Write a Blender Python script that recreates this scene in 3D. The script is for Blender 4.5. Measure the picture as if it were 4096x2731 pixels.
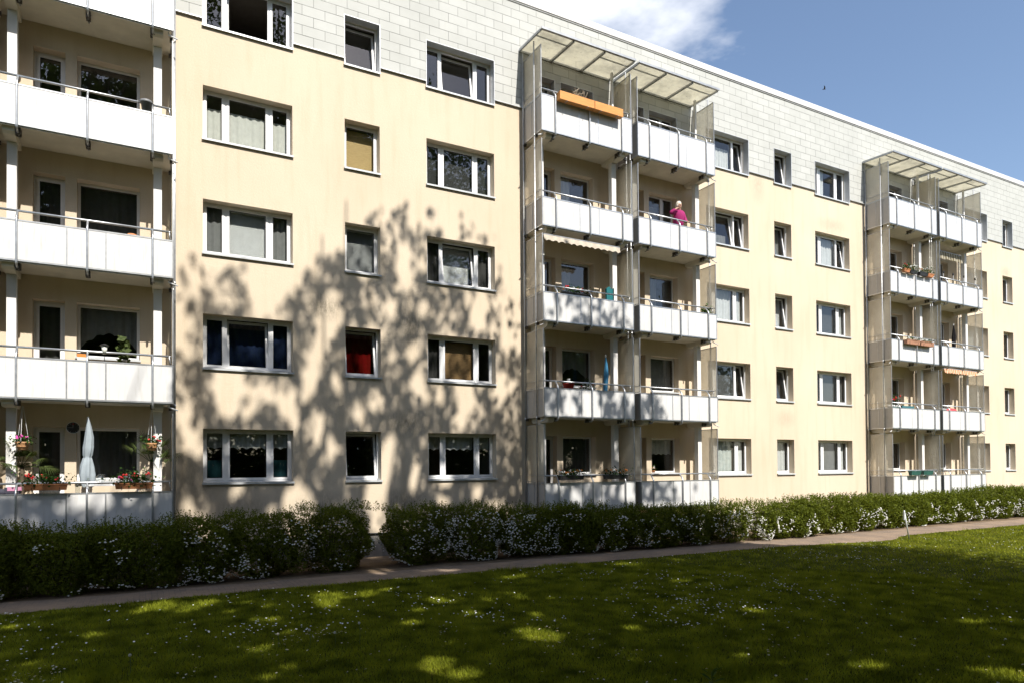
import bpy, math, random
import numpy as np
from mathutils import Vector, Matrix, Euler

for o in list(bpy.data.objects):
    bpy.data.objects.remove(o)
SC = bpy.context.scene
COL = SC.collection
rnd = random.Random(7)
NR = np.random.default_rng(11)
R = math.radians

# ------------------------------------------------------------------ camera
CAM_POS = (0.0, -18.118, 1.496)
YAW, PITCH, ROLL = 0.4993, 0.0151, -0.0078
cam_d = bpy.data.cameras.new('camera')
cam = bpy.data.objects.new('camera', cam_d); COL.objects.link(cam)
cam_d.sensor_fit = 'HORIZONTAL'; cam_d.sensor_width = 36; cam_d.lens = 24.0
cam_d.shift_y = 461.3 / 4096
cam_d.clip_start = 0.1; cam_d.clip_end = 2000
fw = Vector((math.sin(YAW)*math.cos(PITCH), math.cos(YAW)*math.cos(PITCH), math.sin(PITCH)))
rt0 = Vector((math.cos(YAW), -math.sin(YAW), 0)); up0 = rt0.cross(fw)
rt = math.cos(ROLL)*rt0 + math.sin(ROLL)*up0
up = -math.sin(ROLL)*rt0 + math.cos(ROLL)*up0
M = Matrix((rt, up, -fw)).transposed().to_4x4(); M.translation = Vector(CAM_POS)
cam.matrix_world = M
SC.camera = cam

# ------------------------------------------------------------------ sun, sky, exposure
EL, AZ = 49.0, 5.2           # elevation; azimuth off the facade's normal, towards +X
SUN = Vector((math.sin(R(AZ))*math.cos(R(EL)), -math.cos(R(AZ))*math.cos(R(EL)), math.sin(R(EL))))
sd = bpy.data.lights.new('sun', 'SUN'); sd.energy = 5.0; sd.angle = R(0.53); sd.color = (1.0, 0.95, 0.87)
so = bpy.data.objects.new('sun', sd); COL.objects.link(so)
so.rotation_euler = SUN.to_track_quat('Z', 'Y').to_euler(); so.location = (10, -60, 70)

W = bpy.data.worlds.new('World'); SC.world = W; W.use_nodes = True
nt = W.node_tree; nt.nodes.clear()
def N(t, ty, **kw):
    n = t.nodes.new(ty)
    for k, v in kw.items():
        if hasattr(n, k) and k not in ('Scale',): setattr(n, k, v)
        else: n.inputs[k].default_value = v
    return n
sky = nt.nodes.new('ShaderNodeTexSky'); sky.sky_type = 'NISHITA'; sky.sun_disc = False
sky.sun_elevation = R(EL); sky.sun_rotation = R(180-AZ); sky.altitude = 50
sky.air_density = 1.0; sky.dust_density = 1.2; sky.ozone_density = 1.0
bg = nt.nodes.new('ShaderNodeBackground'); bg.inputs[1].default_value = 0.125
cl = nt.nodes.new('ShaderNodeBackground'); cl.inputs[0].default_value = (0.93, 0.95, 1.0, 1); cl.inputs[1].default_value = 0.9
tc = nt.nodes.new('ShaderNodeTexCoord')
sep = nt.nodes.new('ShaderNodeSeparateXYZ'); nt.links.new(tc.outputs['Generated'], sep.inputs[0])
mx = nt.nodes.new('ShaderNodeMath'); mx.operation = 'MAXIMUM'; mx.inputs[1].default_value = 0.06
nt.links.new(sep.outputs['Z'], mx.inputs[0])
dv = []
for ax in 'XY':
    d = nt.nodes.new('ShaderNodeMath'); d.operation = 'DIVIDE'
    nt.links.new(sep.outputs[ax], d.inputs[0]); nt.links.new(mx.outputs[0], d.inputs[1]); dv.append(d)
cmb = nt.nodes.new('ShaderNodeCombineXYZ')
nt.links.new(dv[0].outputs[0], cmb.inputs[0]); nt.links.new(dv[1].outputs[0], cmb.inputs[1])
CLOUD_OFF = (1.05, -0.03, 0.0); CLOUD_W = 1.3
mp = nt.nodes.new('ShaderNodeMapping'); mp.inputs['Location'].default_value = CLOUD_OFF
nt.links.new(cmb.outputs[0], mp.inputs[0])
nz = nt.nodes.new('ShaderNodeTexNoise'); nz.noise_dimensions = '4D'; nz.inputs['W'].default_value = CLOUD_W; nz.inputs['Scale'].default_value = 1.15; nz.inputs['Detail'].default_value = 7
nz.inputs['Roughness'].default_value = 0.55
nt.links.new(mp.outputs[0], nz.inputs['Vector'])
cr = nt.nodes.new('ShaderNodeValToRGB'); cr.color_ramp.elements[0].position = 0.55; cr.color_ramp.elements[1].position = 0.68
nt.links.new(nz.outputs['Fac'], cr.inputs[0])
ms = nt.nodes.new('ShaderNodeMixShader'); wo = nt.nodes.new('ShaderNodeOutputWorld')
nt.links.new(sky.outputs[0], bg.inputs[0]); nt.links.new(cr.outputs[0], ms.inputs[0])
nt.links.new(bg.outputs[0], ms.inputs[1]); nt.links.new(cl.outputs[0], ms.inputs[2]); nt.links.new(ms.outputs[0], wo.inputs[0])

SC.view_settings.view_transform = 'Standard'; SC.view_settings.look = 'None'
SC.view_settings.exposure = 0.6; SC.view_settings.gamma = 1.0
SC.view_settings.use_curve_mapping = False
SC.render.engine = 'CYCLES'
SC.cycles.max_bounces = 6; SC.cycles.transparent_max_bounces = 12
SC.cycles.caustics_reflective = False; SC.cycles.caustics_refractive = False

def project(x, y, z):
    """native 4096 px picture position of a world point (for choosing what shows largest)"""
    d = Vector((x, y, z)) - Vector(CAM_POS); w = d.dot(fw)
    if w < 0.1: return None
    return 2048 + 2731*d.dot(rt)/w, 1826.8 - 2731*d.dot(up)/w, w

# ------------------------------------------------------------------ materials
def new_mat(name):
    m = bpy.data.materials.new(name); m.use_nodes = True; m.use_transparent_shadow = True
    t = m.node_tree; b = t.nodes['Principled BSDF']; o = t.nodes['Material Output']
    return m, t, b, o
def coords(t, scale=(1, 1, 1), kind='Object'):
    c = t.nodes.new('ShaderNodeTexCoord'); mp = t.nodes.new('ShaderNodeMapping'); mp.inputs['Scale'].default_value = scale
    t.links.new(c.outputs[kind], mp.inputs[0]); return mp.outputs[0]
def geo_pos(t, scale=(1, 1, 1)):
    c = t.nodes.new('ShaderNodeNewGeometry'); mp = t.nodes.new('ShaderNodeMapping'); mp.inputs['Scale'].default_value = scale
    t.links.new(c.outputs['Position'], mp.inputs[0]); return mp.outputs[0]
def noise(t, vec, scale, detail=3, rough=0.55):
    n = t.nodes.new('ShaderNodeTexNoise'); n.inputs['Scale'].default_value = scale; n.inputs['Detail'].default_value = detail
    n.inputs['Roughness'].default_value = rough
    t.links.new(vec, n.inputs['Vector']); return n.outputs['Fac']
def ramp(t, fac, stops):
    r = t.nodes.new('ShaderNodeValToRGB'); e = r.color_ramp.elements
    e[0].position, e[0].color = stops[0][0], (*stops[0][1], 1)
    e[1].position, e[1].color = stops[-1][0], (*stops[-1][1], 1)
    for p, c in stops[1:-1]:
        k = e.new(p); k.color = (*c, 1)
    t.links.new(fac, r.inputs[0]); return r.outputs[0]
def mixc(t, fac, a, b, mode='MIX'):
    m = t.nodes.new('ShaderNodeMixRGB'); m.blend_type = mode
    for i, v in ((0, fac), (1, a), (2, b)):
        if isinstance(v, (int, float)): m.inputs[i].default_value = v
        elif isinstance(v, tuple): m.inputs[i].default_value = (*v, 1)
        else: t.links.new(v, m.inputs[i])
    return m.outputs[0]
def math_n(t, op, a, b=None, c=None, clamp=False):
    m = t.nodes.new('ShaderNodeMath'); m.operation = op; m.use_clamp = clamp
    for i, v in enumerate((a, b, c)):
        if v is None: continue
        if isinstance(v, (int, float)): m.inputs[i].default_value = v
        else: t.links.new(v, m.inputs[i])
    return m.outputs[0]
def bump(t, b, h, strength, dist=0.01):
    n = t.nodes.new('ShaderNodeBump'); n.inputs['Strength'].default_value = strength; n.inputs['Distance'].default_value = dist
    t.links.new(h, n.inputs['Height']); t.links.new(n.outputs[0], b.inputs['Normal'])
MATS = {}
def plain(name, col, rough=0.5, metal=0.0, var=0.12, nscale=6.0, spec=0.5, bmp=0.0):
    if name in MATS: return MATS[name]
    m, t, b, o = new_mat(name)
    v = geo_pos(t)
    n = noise(t, v, nscale, 4)
    lo = tuple(max(0, c*(1-var)) for c in col); hi = tuple(min(1, c*(1+var)) for c in col)
    t.links.new(ramp(t, n, [(0.3, lo), (0.7, hi)]), b.inputs['Base Color'])
    b.inputs['Roughness'].default_value = rough; b.inputs['Metallic'].default_value = metal
    b.inputs['Specular IOR Level'].default_value = spec
    if bmp: bump(t, b, noise(t, v, nscale*12, 3), bmp, 0.005)
    MATS[name] = m; return m

def stucco():
    m, t, b, o = new_mat('cream_render')
    v = geo_pos(t)
    big = noise(t, v, 0.35, 4)
    c = ramp(t, big, [(0.3, (0.63, 0.53, 0.402)), (0.7, (0.695, 0.59, 0.457))])
    st = noise(t, geo_pos(t, (2.2, 2.2, 0.22)), 1.6, 5, 0.6)
    stm = math_n(t, 'MULTIPLY', ramp(t, st, [(0.50, (0, 0, 0)), (0.74, (1, 1, 1))]), 0.38)
    c = mixc(t, stm, c, (0.54, 0.42, 0.28))
    sepv = t.nodes.new('ShaderNodeSeparateXYZ'); g = t.nodes.new('ShaderNodeNewGeometry'); t.links.new(g.outputs['Position'], sepv.inputs[0])
    X, Z = sepv.outputs[0], sepv.outputs[2]
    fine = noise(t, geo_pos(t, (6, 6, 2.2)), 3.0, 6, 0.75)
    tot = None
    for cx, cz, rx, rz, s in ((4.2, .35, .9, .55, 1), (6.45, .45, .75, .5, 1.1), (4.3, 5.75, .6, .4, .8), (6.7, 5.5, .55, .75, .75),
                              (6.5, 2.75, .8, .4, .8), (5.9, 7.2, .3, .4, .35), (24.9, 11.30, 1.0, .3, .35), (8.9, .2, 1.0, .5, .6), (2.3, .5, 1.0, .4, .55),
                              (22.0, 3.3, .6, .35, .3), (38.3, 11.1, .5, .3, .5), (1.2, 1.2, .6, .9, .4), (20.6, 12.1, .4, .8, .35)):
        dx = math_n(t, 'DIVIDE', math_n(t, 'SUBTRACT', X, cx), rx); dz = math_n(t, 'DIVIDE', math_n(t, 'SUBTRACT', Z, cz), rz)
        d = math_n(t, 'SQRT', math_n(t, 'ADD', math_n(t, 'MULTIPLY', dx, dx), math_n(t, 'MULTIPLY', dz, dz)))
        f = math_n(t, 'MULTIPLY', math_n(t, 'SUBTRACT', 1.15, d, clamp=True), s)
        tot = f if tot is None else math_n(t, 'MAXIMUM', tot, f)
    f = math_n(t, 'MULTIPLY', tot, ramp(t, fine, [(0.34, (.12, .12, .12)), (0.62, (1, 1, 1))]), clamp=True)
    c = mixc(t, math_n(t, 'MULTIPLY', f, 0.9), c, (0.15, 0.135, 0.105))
    sp = noise(t, v, 55, 3, 0.7)
    c = mixc(t, 0.35, c, ramp(t, sp, [(0.35, (0.80, 0.78, 0.74)), (0.65, (1.0, 1.0, 1.0))]), 'MULTIPLY')
    t.links.new(c, b.inputs['Base Color']); b.inputs['Roughness'].default_value = 0.95; b.inputs['Specular IOR Level'].default_value = 0.1
    bump(t, b, math_n(t, 'ADD', noise(t, v, 70, 3, .7), math_n(t, 'MULTIPLY', noise(t, v, 18, 2), .6)), 0.55, 0.012)
    return m
def glass_mat(name='window_glass', tint=(0.90, 0.93, 0.93), boost=2.1):
    m, t, b, o = new_mat(name); t.nodes.remove(b)
    lw = t.nodes.new('ShaderNodeLayerWeight'); lw.inputs['Blend'].default_value = .5
    sch = math_n(t, 'MULTIPLY_ADD', math_n(t, 'POWER', lw.outputs['Facing'], 5.0), .9, .043)
    nb = t.nodes.new('ShaderNodeBump'); nb.inputs['Strength'].default_value = 0.008; nb.inputs['Distance'].default_value = 0.05
    t.links.new(noise(t, geo_pos(t), 1.3, 1), nb.inputs['Height'])
    f = math_n(t, 'MULTIPLY', sch, boost, clamp=True)
    tr = t.nodes.new('ShaderNodeBsdfTransparent'); tr.inputs[0].default_value = (*tint, 1)
    gl = t.nodes.new('ShaderNodeBsdfGlossy'); gl.inputs['Roughness'].default_value = 0.0; gl.inputs[0].default_value = (.95, .97, 1, 1)
    t.links.new(nb.outputs[0], gl.inputs['Normal'])
    mxs = t.nodes.new('ShaderNodeMixShader'); t.links.new(f, mxs.inputs[0]); t.links.new(tr.outputs[0], mxs.inputs[1]); t.links.new(gl.outputs[0], mxs.inputs[2])
    t.links.new(mxs.outputs[0], o.inputs[0]); return m
def textured_glass(name, col, transp, dirt=0.4, sc=28):
    m, t, b, o = new_mat(name)
    v = geo_pos(t)
    d = noise(t, v, 2.2, 6, 0.7)
    sp = noise(t, v, 14, 4, 0.7)
    c = mixc(t, math_n(t, 'MULTIPLY', ramp(t, d, [(0.42, (0, 0, 0)), (0.68, (1, 1, 1))]), dirt), col, tuple(x*.55 for x in col))
    c = mixc(t, math_n(t, 'MULTIPLY', ramp(t, sp, [(0.62, (0, 0, 0)), (0.70, (1, 1, 1))]), dirt*1.2, clamp=True), c, tuple(x*.35 for x in col))
    df = t.nodes.new('ShaderNodeBsdfDiffuse'); tl = t.nodes.new('ShaderNodeBsdfTranslucent'); tr = t.nodes.new('ShaderNodeBsdfTransparent')
    gl = t.nodes.new('ShaderNodeBsdfGlossy'); gl.inputs['Roughness'].default_value = 0.22
    tr.inputs[0].default_value = (.93, .92, .88, 1)
    t.links.new(c, df.inputs[0]); t.links.new(c, tl.inputs[0])
    nb = t.nodes.new('ShaderNodeBump'); nb.inputs['Strength'].default_value = 0.9; nb.inputs['Distance'].default_value = 0.012
    vo = t.nodes.new('ShaderNodeTexVoronoi'); vo.inputs['Scale'].default_value = sc; t.links.new(v, vo.inputs['Vector'])
    t.links.new(vo.outputs['Distance'], nb.inputs['Height'])
    for s in (df, tl, gl): t.links.new(nb.outputs[0], s.inputs['Normal'])
    a = t.nodes.new('ShaderNodeMixShader'); a.inputs[0].default_value = 0.6; t.links.new(df.outputs[0], a.inputs[1]); t.links.new(tl.outputs[0], a.inputs[2])
    bb = t.nodes.new('ShaderNodeMixShader'); bb.inputs[0].default_value = transp; t.links.new(a.outputs[0], bb.inputs[1]); t.links.new(tr.outputs[0], bb.inputs[2])
    cc = t.nodes.new('ShaderNodeMixShader'); cc.inputs[0].default_value = 0.12; t.links.new(bb.outputs[0], cc.inputs[1]); t.links.new(gl.outputs[0], cc.inputs[2])
    t.links.new(cc.outputs[0], o.inputs[0]); return m
def fabric(name, col, trans=0.35, stripes=None):
    if name in MATS: return MATS[name]
    m, t, b, o = new_mat(name); t.nodes.remove(b)
    v = geo_pos(t)
    c = ramp(t, noise(t, v, 9, 3), [(0.3, tuple(x*.88 for x in col)), (0.7, col)])
    if stripes:
        wv = t.nodes.new('ShaderNodeTexWave'); wv.inputs['Scale'].default_value = stripes[1]; wv.bands_direction = 'X'
        t.links.new(v, wv.inputs['Vector'])
        c = mixc(t, ramp(t, wv.outputs['Fac'], [(0.45, (0, 0, 0)), (0.55, (1, 1, 1))]), c, stripes[0])
    df = t.nodes.new('ShaderNodeBsdfDiffuse'); tl = t.nodes.new('ShaderNodeBsdfTranslucent')
    t.links.new(c, df.inputs[0]); t.links.new(c, tl.inputs[0])
    a = t.nodes.new('ShaderNodeMixShader'); a.inputs[0].default_value = trans
    t.links.new(df.outputs[0], a.inputs[1]); t.links.new(tl.outputs[0], a.inputs[2]); t.links.new(a.outputs[0], o.inputs[0])
    MATS[name] = m; return m
def leaf_mat(name, lo, hi, trans=0.3, nscale=9, rough=0.5, spec=0.06):
    m, t, b, o = new_mat(name)
    v = geo_pos(t)
    n = noise(t, v, nscale, 3)
    c = ramp(t, n, [(0.28, lo), (0.72, hi)])
    t.links.new(c, b.inputs['Base Color']); b.inputs['Roughness'].default_value = rough; b.inputs['Specular IOR Level'].default_value = spec
    tl = t.nodes.new('ShaderNodeBsdfTranslucent')
    t.links.new(mixc(t, 1.0, c, (1.3, 1.25, .5), 'MULTIPLY'), tl.inputs[0])
    a = t.nodes.new('ShaderNodeMixShader'); a.inputs[0].default_value = trans
    t.links.new(b.outputs[0], a.inputs[1]); t.links.new(tl.outputs[0], a.inputs[2]); t.links.new(a.outputs[0], o.inputs[0])
    return m
def panel_mat():
    m, t, b, o = new_mat('white_laminate')
    v = geo_pos(t)
    c = ramp(t, noise(t, v, .8, 4), [(0.3, (.60, .595, .59)), (0.7, (.66, .655, .645))])
    g = noise(t, geo_pos(t, (9, 9, 0.9)), 1.5, 5, .7)
    c = mixc(t, math_n(t, 'MULTIPLY', ramp(t, g, [(0.52, (0, 0, 0)), (0.74, (1, 1, 1))]), .5), c, (.40, .385, .33))
    t.links.new(c, b.inputs['Base Color']); b.inputs['Roughness'].default_value = .45; b.inputs['Specular IOR Level'].default_value = .3
    return m
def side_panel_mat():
    m, t, b, o = new_mat('streaked_grey_laminate')  # greyer than the front panels, with dark vertical streaks
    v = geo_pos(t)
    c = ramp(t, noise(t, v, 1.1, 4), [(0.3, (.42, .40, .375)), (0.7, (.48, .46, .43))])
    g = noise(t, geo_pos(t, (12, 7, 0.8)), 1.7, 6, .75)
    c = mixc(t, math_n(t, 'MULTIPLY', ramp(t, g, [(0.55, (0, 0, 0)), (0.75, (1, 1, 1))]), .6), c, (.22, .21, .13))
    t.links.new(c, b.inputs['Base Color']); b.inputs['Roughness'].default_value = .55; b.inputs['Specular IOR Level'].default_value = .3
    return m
def slate_mat():
    m, t, b, o = new_mat('pale_slate')
    oi = t.nodes.new('ShaderNodeObjectInfo')
    v = geo_pos(t)
    c = ramp(t, noise(t, v, 1.2, 4), [(0.3, (.455, .46, .435)), (0.7, (.51, .515, .49))])
    c = mixc(t, .5, c, ramp(t, oi.outputs['Random'], [(0, (.86, .86, .85)), (1, (1, 1, 1))]), 'MULTIPLY')
    g = noise(t, geo_pos(t, (5, 5, 0.7)), 1.3, 5, .7)
    c = mixc(t, math_n(t, 'MULTIPLY', ramp(t, g, [(0.62, (0, 0, 0)), (0.8, (1, 1, 1))]), .4), c, (.42, .41, .34))
    t.links.new(c, b.inputs['Base Color']); b.inputs['Roughness'].default_value = .7; b.inputs['Specular IOR Level'].default_value = .25
    return m
def paver_mat():
    m, t, b, o = new_mat('small_paver_path')
    v = geo_pos(t)
    mp = t.nodes.new('ShaderNodeMapping'); mp.inputs['Rotation'].default_value = (0, 0, R(90)); t.links.new(v, mp.inputs[0])
    br = t.nodes.new('ShaderNodeTexBrick'); br.inputs['Scale'].default_value = 1.0
    br.inputs['Brick Width'].default_value = .2; br.inputs['Row Height'].default_value = .1; br.inputs['Mortar Size'].default_value = .006
    br.inputs['Color1'].default_value = (.23, .165, .118, 1); br.inputs['Color2'].default_value = (.18, .135, .10, 1); br.inputs['Mortar'].default_value = (.13, .11, .085, 1)
    t.links.new(mp.outputs[0], br.inputs['Vector'])
    sandy = noise(t, v, .9, 5, .65)
    c = mixc(t, ramp(t, sandy, [(0.42, (0, 0, 0)), (0.66, (1, 1, 1))]), br.outputs['Color'], (.28, .20, .135))
    c = mixc(t, .5, c, ramp(t, noise(t, v, 25, 3), [(.3, (.7, .7, .7)), (.7, (1.1, 1.1, 1.1))]), 'MULTIPLY')
    t.links.new(c, b.inputs['Base Color']); b.inputs['Roughness'].default_value = .95
    bump(t, b, math_n(t, 'SUBTRACT', noise(t, v, 40, 3), br.outputs['Fac']), .5, .008)
    return m
def soil_mat():
    m, t, b, o = new_mat('sandy_soil')
    v = geo_pos(t)
    c = ramp(t, noise(t, v, 2.5, 6, .7), [(.3, (.09, .06, .035)), (.5, (.16, .11, .065)), (.7, (.22, .155, .095))])
    t.links.new(c, b.inputs['Base Color']); b.inputs['Roughness'].default_value = 1
    bump(t, b, noise(t, v, 30, 5, .7), .8, .03); return m
def lawn_mat():
    m, t, b, o = new_mat('turf')
    v = geo_pos(t)
    c = ramp(t, noise(t, v, 1.1, 6, .7), [(.3, (.034, .044, .004)), (.5, (.07, .08, .008)), (.72, (.15, .14, .02))])
    c = mixc(t, .6, c, ramp(t, noise(t, v, 45, 4, .7), [(.3, (.35, .4, .3)), (.7, (1.2, 1.2, 1.1))]), 'MULTIPLY')
    t.links.new(c, b.inputs['Base Color']); b.inputs['Roughness'].default_value = 1; b.inputs['Specular IOR Level'].default_value = .05
    bump(t, b, noise(t, v, 60, 4, .7), .9, .03); return m
def wood_mat(name, a, bcol, scale=(1.2, 14, 14)):
    m, t, b, o = new_mat(name)
    n = noise(t, geo_pos(t, scale), 2.5, 5, .6)
    t.links.new(ramp(t, n, [(.3, a), (.7, bcol)]), b.inputs['Base Color']); b.inputs['Roughness'].default_value = .6
    return m

MT = dict(
    stucco=stucco(), plinth=plain('dark_plinth', (.24, .225, .20), .95, var=.25, nscale=3, bmp=.4), glass=glass_mat(),
    frame=plain('white_plastic', (.80, .80, .80), .35, var=.02), sill=plain('aluminium_sill', (.62, .64, .65), .35, 0.3, var=.06),
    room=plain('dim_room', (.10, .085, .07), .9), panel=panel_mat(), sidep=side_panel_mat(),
    alu=plain('galvanised_steel', (.50, .515, .53), .38, 0.75, var=.15, nscale=9), alud=plain('dull_aluminium', (.40, .41, .42), .45, .6, var=.15),
    slab=plain('painted_concrete', (.72, .675, .59), .9, var=.10, nscale=2.5), pillar=plain('white_painted_column', (.74, .73, .71), .7, var=.05, nscale=3),
    clamp=plain('dark_steel', (.13, .12, .11), .45, .7, var=.3, nscale=20), screen=textured_glass('bumpy_glass', (.88, .81, .68), .56, .28),
    canopy=textured_glass('algae_stained_canopy_glass', (.84, .81, .69), .16, .6, 9), slate=slate_mat(), slateback=plain('slate_joint', (.10, .10, .10), .9),
    floor=plain('dark_bounce_damper', (.24, .22, .19), .9, var=.2),  # for a sheet added to damp bounced light in the balconies
    trim=plain('zinc_trim', (.60, .61, .62), .4, .4, var=.08), cap=plain('pale_roof_edge', (.58, .57, .56), .5, .1, var=.05),
    paver=paver_mat(), soil=soil_mat(), lawn=lawn_mat(),
    grass=leaf_mat('grass_blades', (.055, .075, .005), (.31, .34, .03), .35, 2.2, .6),
    shrub=leaf_mat('shrub_leaves', (.018, .033, .005), (.195, .23, .028), .3, 10), shrubcore=plain('shrub_twigs', (.05, .036, .022), .9),
    blossom=plain('white_petals', (.78, .78, .74), .7, var=.05), treeleaf=leaf_mat('tree_leaves', (.03, .06, .012), (.09, .14, .03), .3, 3),
    bark=plain('brown_bark', (.10, .075, .05), .95, var=.35, nscale=7, bmp=.8),
    daisy=plain('daisy_petals', (.80, .80, .78), .7, var=.03), yolk=plain('daisy_yolk', (.75, .5, .03), .7), stem=plain('green_stem', (.06, .10, .02), .7),
    terra=plain('terracotta', (.50, .20, .08), .8, var=.15), geranium=leaf_mat('geranium_leaves', (.018, .045, .010), (.06, .12, .03), .25, 30),
    red=plain('red_petals', (.62, .02, .02), .6), pink=plain('pink_petals', (.70, .07, .40), .6), orange=plain('orange_petals', (.62, .20, .02), .6),
    black=plain('black_plastic', (.02, .02, .021), .5), steelw=plain('white_metal', (.75, .76, .77), .4, .2), greenp=plain('green_plastic', (.025, .10, .08), .45),
    wood=wood_mat('orange_pine', (.55, .215, .045), (.70, .32, .085)), brownwood=wood_mat('brown_wood', (.25, .13, .05), (.40, .23, .10)),
)

# ------------------------------------------------------------------ mesh helpers
class MB:
    def __init__(s): s.v = []; s.f = []
    def quad(s, a, b, c, d):
        n = len(s.v); s.v += [a, b, c, d]; s.f.append((n, n+1, n+2, n+3))
    def box(s, x0, x1, y0, y1, z0, z1):
        n = len(s.v)
        s.v += [(x0, y0, z0), (x1, y0, z0), (x1, y1, z0), (x0, y1, z0), (x0, y0, z1), (x1, y0, z1), (x1, y1, z1), (x0, y1, z1)]
        s.f += [tuple(n+i for i in q) for q in ((0, 3, 2, 1), (4, 5, 6, 7), (0, 1, 5, 4), (1, 2, 6, 5), (2, 3, 7, 6), (3, 0, 4, 7))]
        return s
    def prism(s, poly, axis, a, b):
        """extrude a 2D polygon along an axis ('x': poly in (y,z); 'y': (x,z); 'z': (x,y))"""
        n = len(s.v); k = len(poly)
        for t in (a, b):
            for p, q in poly:
                s.v.append((t, p, q) if axis == 'x' else (p, t, q) if axis == 'y' else (p, q, t))
        s.f.append(tuple(range(n+k-1, n-1, -1))); s.f.append(tuple(range(n+k, n+2*k)))
        for i in range(k): s.f.append((n+i, n+(i+1) % k, n+k+(i+1) % k, n+k+i))
        return s
    def tube(s, pts, r, seg=8, cap=True):
        pts = [Vector(p) for p in pts]; rs = r if isinstance(r, (list, tuple)) else [r]*len(pts)
        n0 = len(s.v); prev = None
        for i, p in enumerate(pts):
            d = (pts[min(i+1, len(pts)-1)] - pts[max(i-1, 0)]).normalized()
            if prev is None:
                a = d.cross(Vector((0, 0, 1))) if abs(d.z) < .95 else d.cross(Vector((1, 0, 0)))
                a.normalize()
            else:
                a = (prev - d*prev.dot(d)).normalized()
            prev = a; b = d.cross(a)
            for k in range(seg):
                q = p + (a*math.cos(2*math.pi*k/seg) + b*math.sin(2*math.pi*k/seg))*rs[i]; s.v.append(tuple(q))
        for i in range(len(pts)-1):
            for k in range(seg):
                a0 = n0+i*seg+k; a1 = n0+i*seg+(k+1) % seg
                s.f.append((a0, a1, a1+seg, a0+seg))
        if cap:
            s.f.append(tuple(n0+k for k in range(seg-1, -1, -1))); s.f.append(tuple(n0+(len(pts)-1)*seg+k for k in range(seg)))
        return s
    def lathe(s, prof, c=(0, 0, 0), seg=14):
        n0 = len(s.v)
        for r, z in prof:
            for k in range(seg):
                a = 2*math.pi*k/seg; s.v.append((c[0]+r*math.cos(a), c[1]+r*math.sin(a), c[2]+z))
        for i in range(len(prof)-1):
            for k in range(seg):
                a0 = n0+i*seg+k; a1 = n0+i*seg+(k+1) % seg; s.f.append((a0, a1, a1+seg, a0+seg))
        s.f.append(tuple(n0+k for k in range(seg-1, -1, -1))); s.f.append(tuple(n0+(len(prof)-1)*seg+k for k in range(seg)))
        return s
    def ball(s, c, r, seg=8, rings=5):
        prof = [(max(.001, math.sin(math.pi*i/rings)), -math.cos(math.pi*i/rings)) for i in range(rings+1)]
        rr = r if isinstance(r, tuple) else (r, r, r)
        n0 = len(s.v); s.lathe(prof, (0, 0, 0), seg)
        for i in range(n0, len(s.v)):
            x, y, z = s.v[i]; s.v[i] = (c[0]+x*rr[0], c[1]+y*rr[1], c[2]+z*rr[2])
        return s
    def mesh(s, name, smooth=False):
        me = bpy.data.meshes.new(name); me.from_pydata(s.v, [], s.f); me.update()
        if smooth: me.polygons.foreach_set('use_smooth', [True]*len(me.polygons))
        return me
def np_mesh(name, v, f):
    """v (n,3), f (m,k) faces of one size"""
    me = bpy.data.meshes.new(name); k = f.shape[1]
    me.vertices.add(len(v)); me.vertices.foreach_set('co', np.ascontiguousarray(v, np.float32).ravel())
    me.loops.add(f.size); me.loops.foreach_set('vertex_index', np.ascontiguousarray(f, np.int32).ravel())
    me.polygons.add(len(f)); me.polygons.foreach_set('loop_start', np.arange(0, f.size, k, dtype=np.int32))
    me.polygons.foreach_set('loop_total', np.full(len(f), k, np.int32))
    me.update(calc_edges=True); return me
def obj(name, me, mat=None, parent=None, loc=(0, 0, 0), rot=None, kind=None, label=None, cat=None, group=None):
    o = bpy.data.objects.new(name, me); COL.objects.link(o); o.location = loc
    if rot: o.rotation_euler = rot
    if parent: o.parent = parent
    if mat and not me.materials: me.materials.append(mat)
    if kind: o['kind'] = kind
    if label: o['label'] = label
    if cat: o['category'] = cat
    if group: o['group'] = group
    return o
def thing(name, label, cat, loc=(0, 0, 0), group=None, rz=0):
    o = bpy.data.objects.new(name, None); COL.objects.link(o); o.location = loc; o.rotation_euler = (0, 0, rz)
    o.empty_display_size = .2; o['label'] = label; o['category'] = cat
    if group: o['group'] = group
    return o
CACHE = {}
def cached(key, fn, smooth=False):
    if key not in CACHE:
        mb = MB(); fn(mb); CACHE[key] = mb.mesh(str(key[0]) if isinstance(key, tuple) else key, smooth)
    return CACHE[key]
def leaf_quads(c, size, tilt=None, aspect=.5, rng=NR):
    """diamond leaves at centres c (n,3) with random directions"""
    n = len(c); d = rng.normal(size=(n, 3)); d[:, 2] *= .7
    if tilt is not None: d += tilt
    d /= np.linalg.norm(d, axis=1)[:, None]
    e = rng.normal(size=(n, 3)); e -= (e*d).sum(1)[:, None]*d; e /= np.linalg.norm(e, axis=1)[:, None]
    s = (size*rng.uniform(.65, 1.35, n))[:, None] if np.isscalar(size) else (size*rng.uniform(.75, 1.25, n))[:, None]
    v = np.stack([c-d*s*.5, c+e*s*aspect*.5, c+d*s*.5, c-e*s*aspect*.5], 1).reshape(-1, 3)
    return v, np.arange(n*4).reshape(n, 4)

G = -0.9            # ground level
H = 2.8             # storey height

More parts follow.
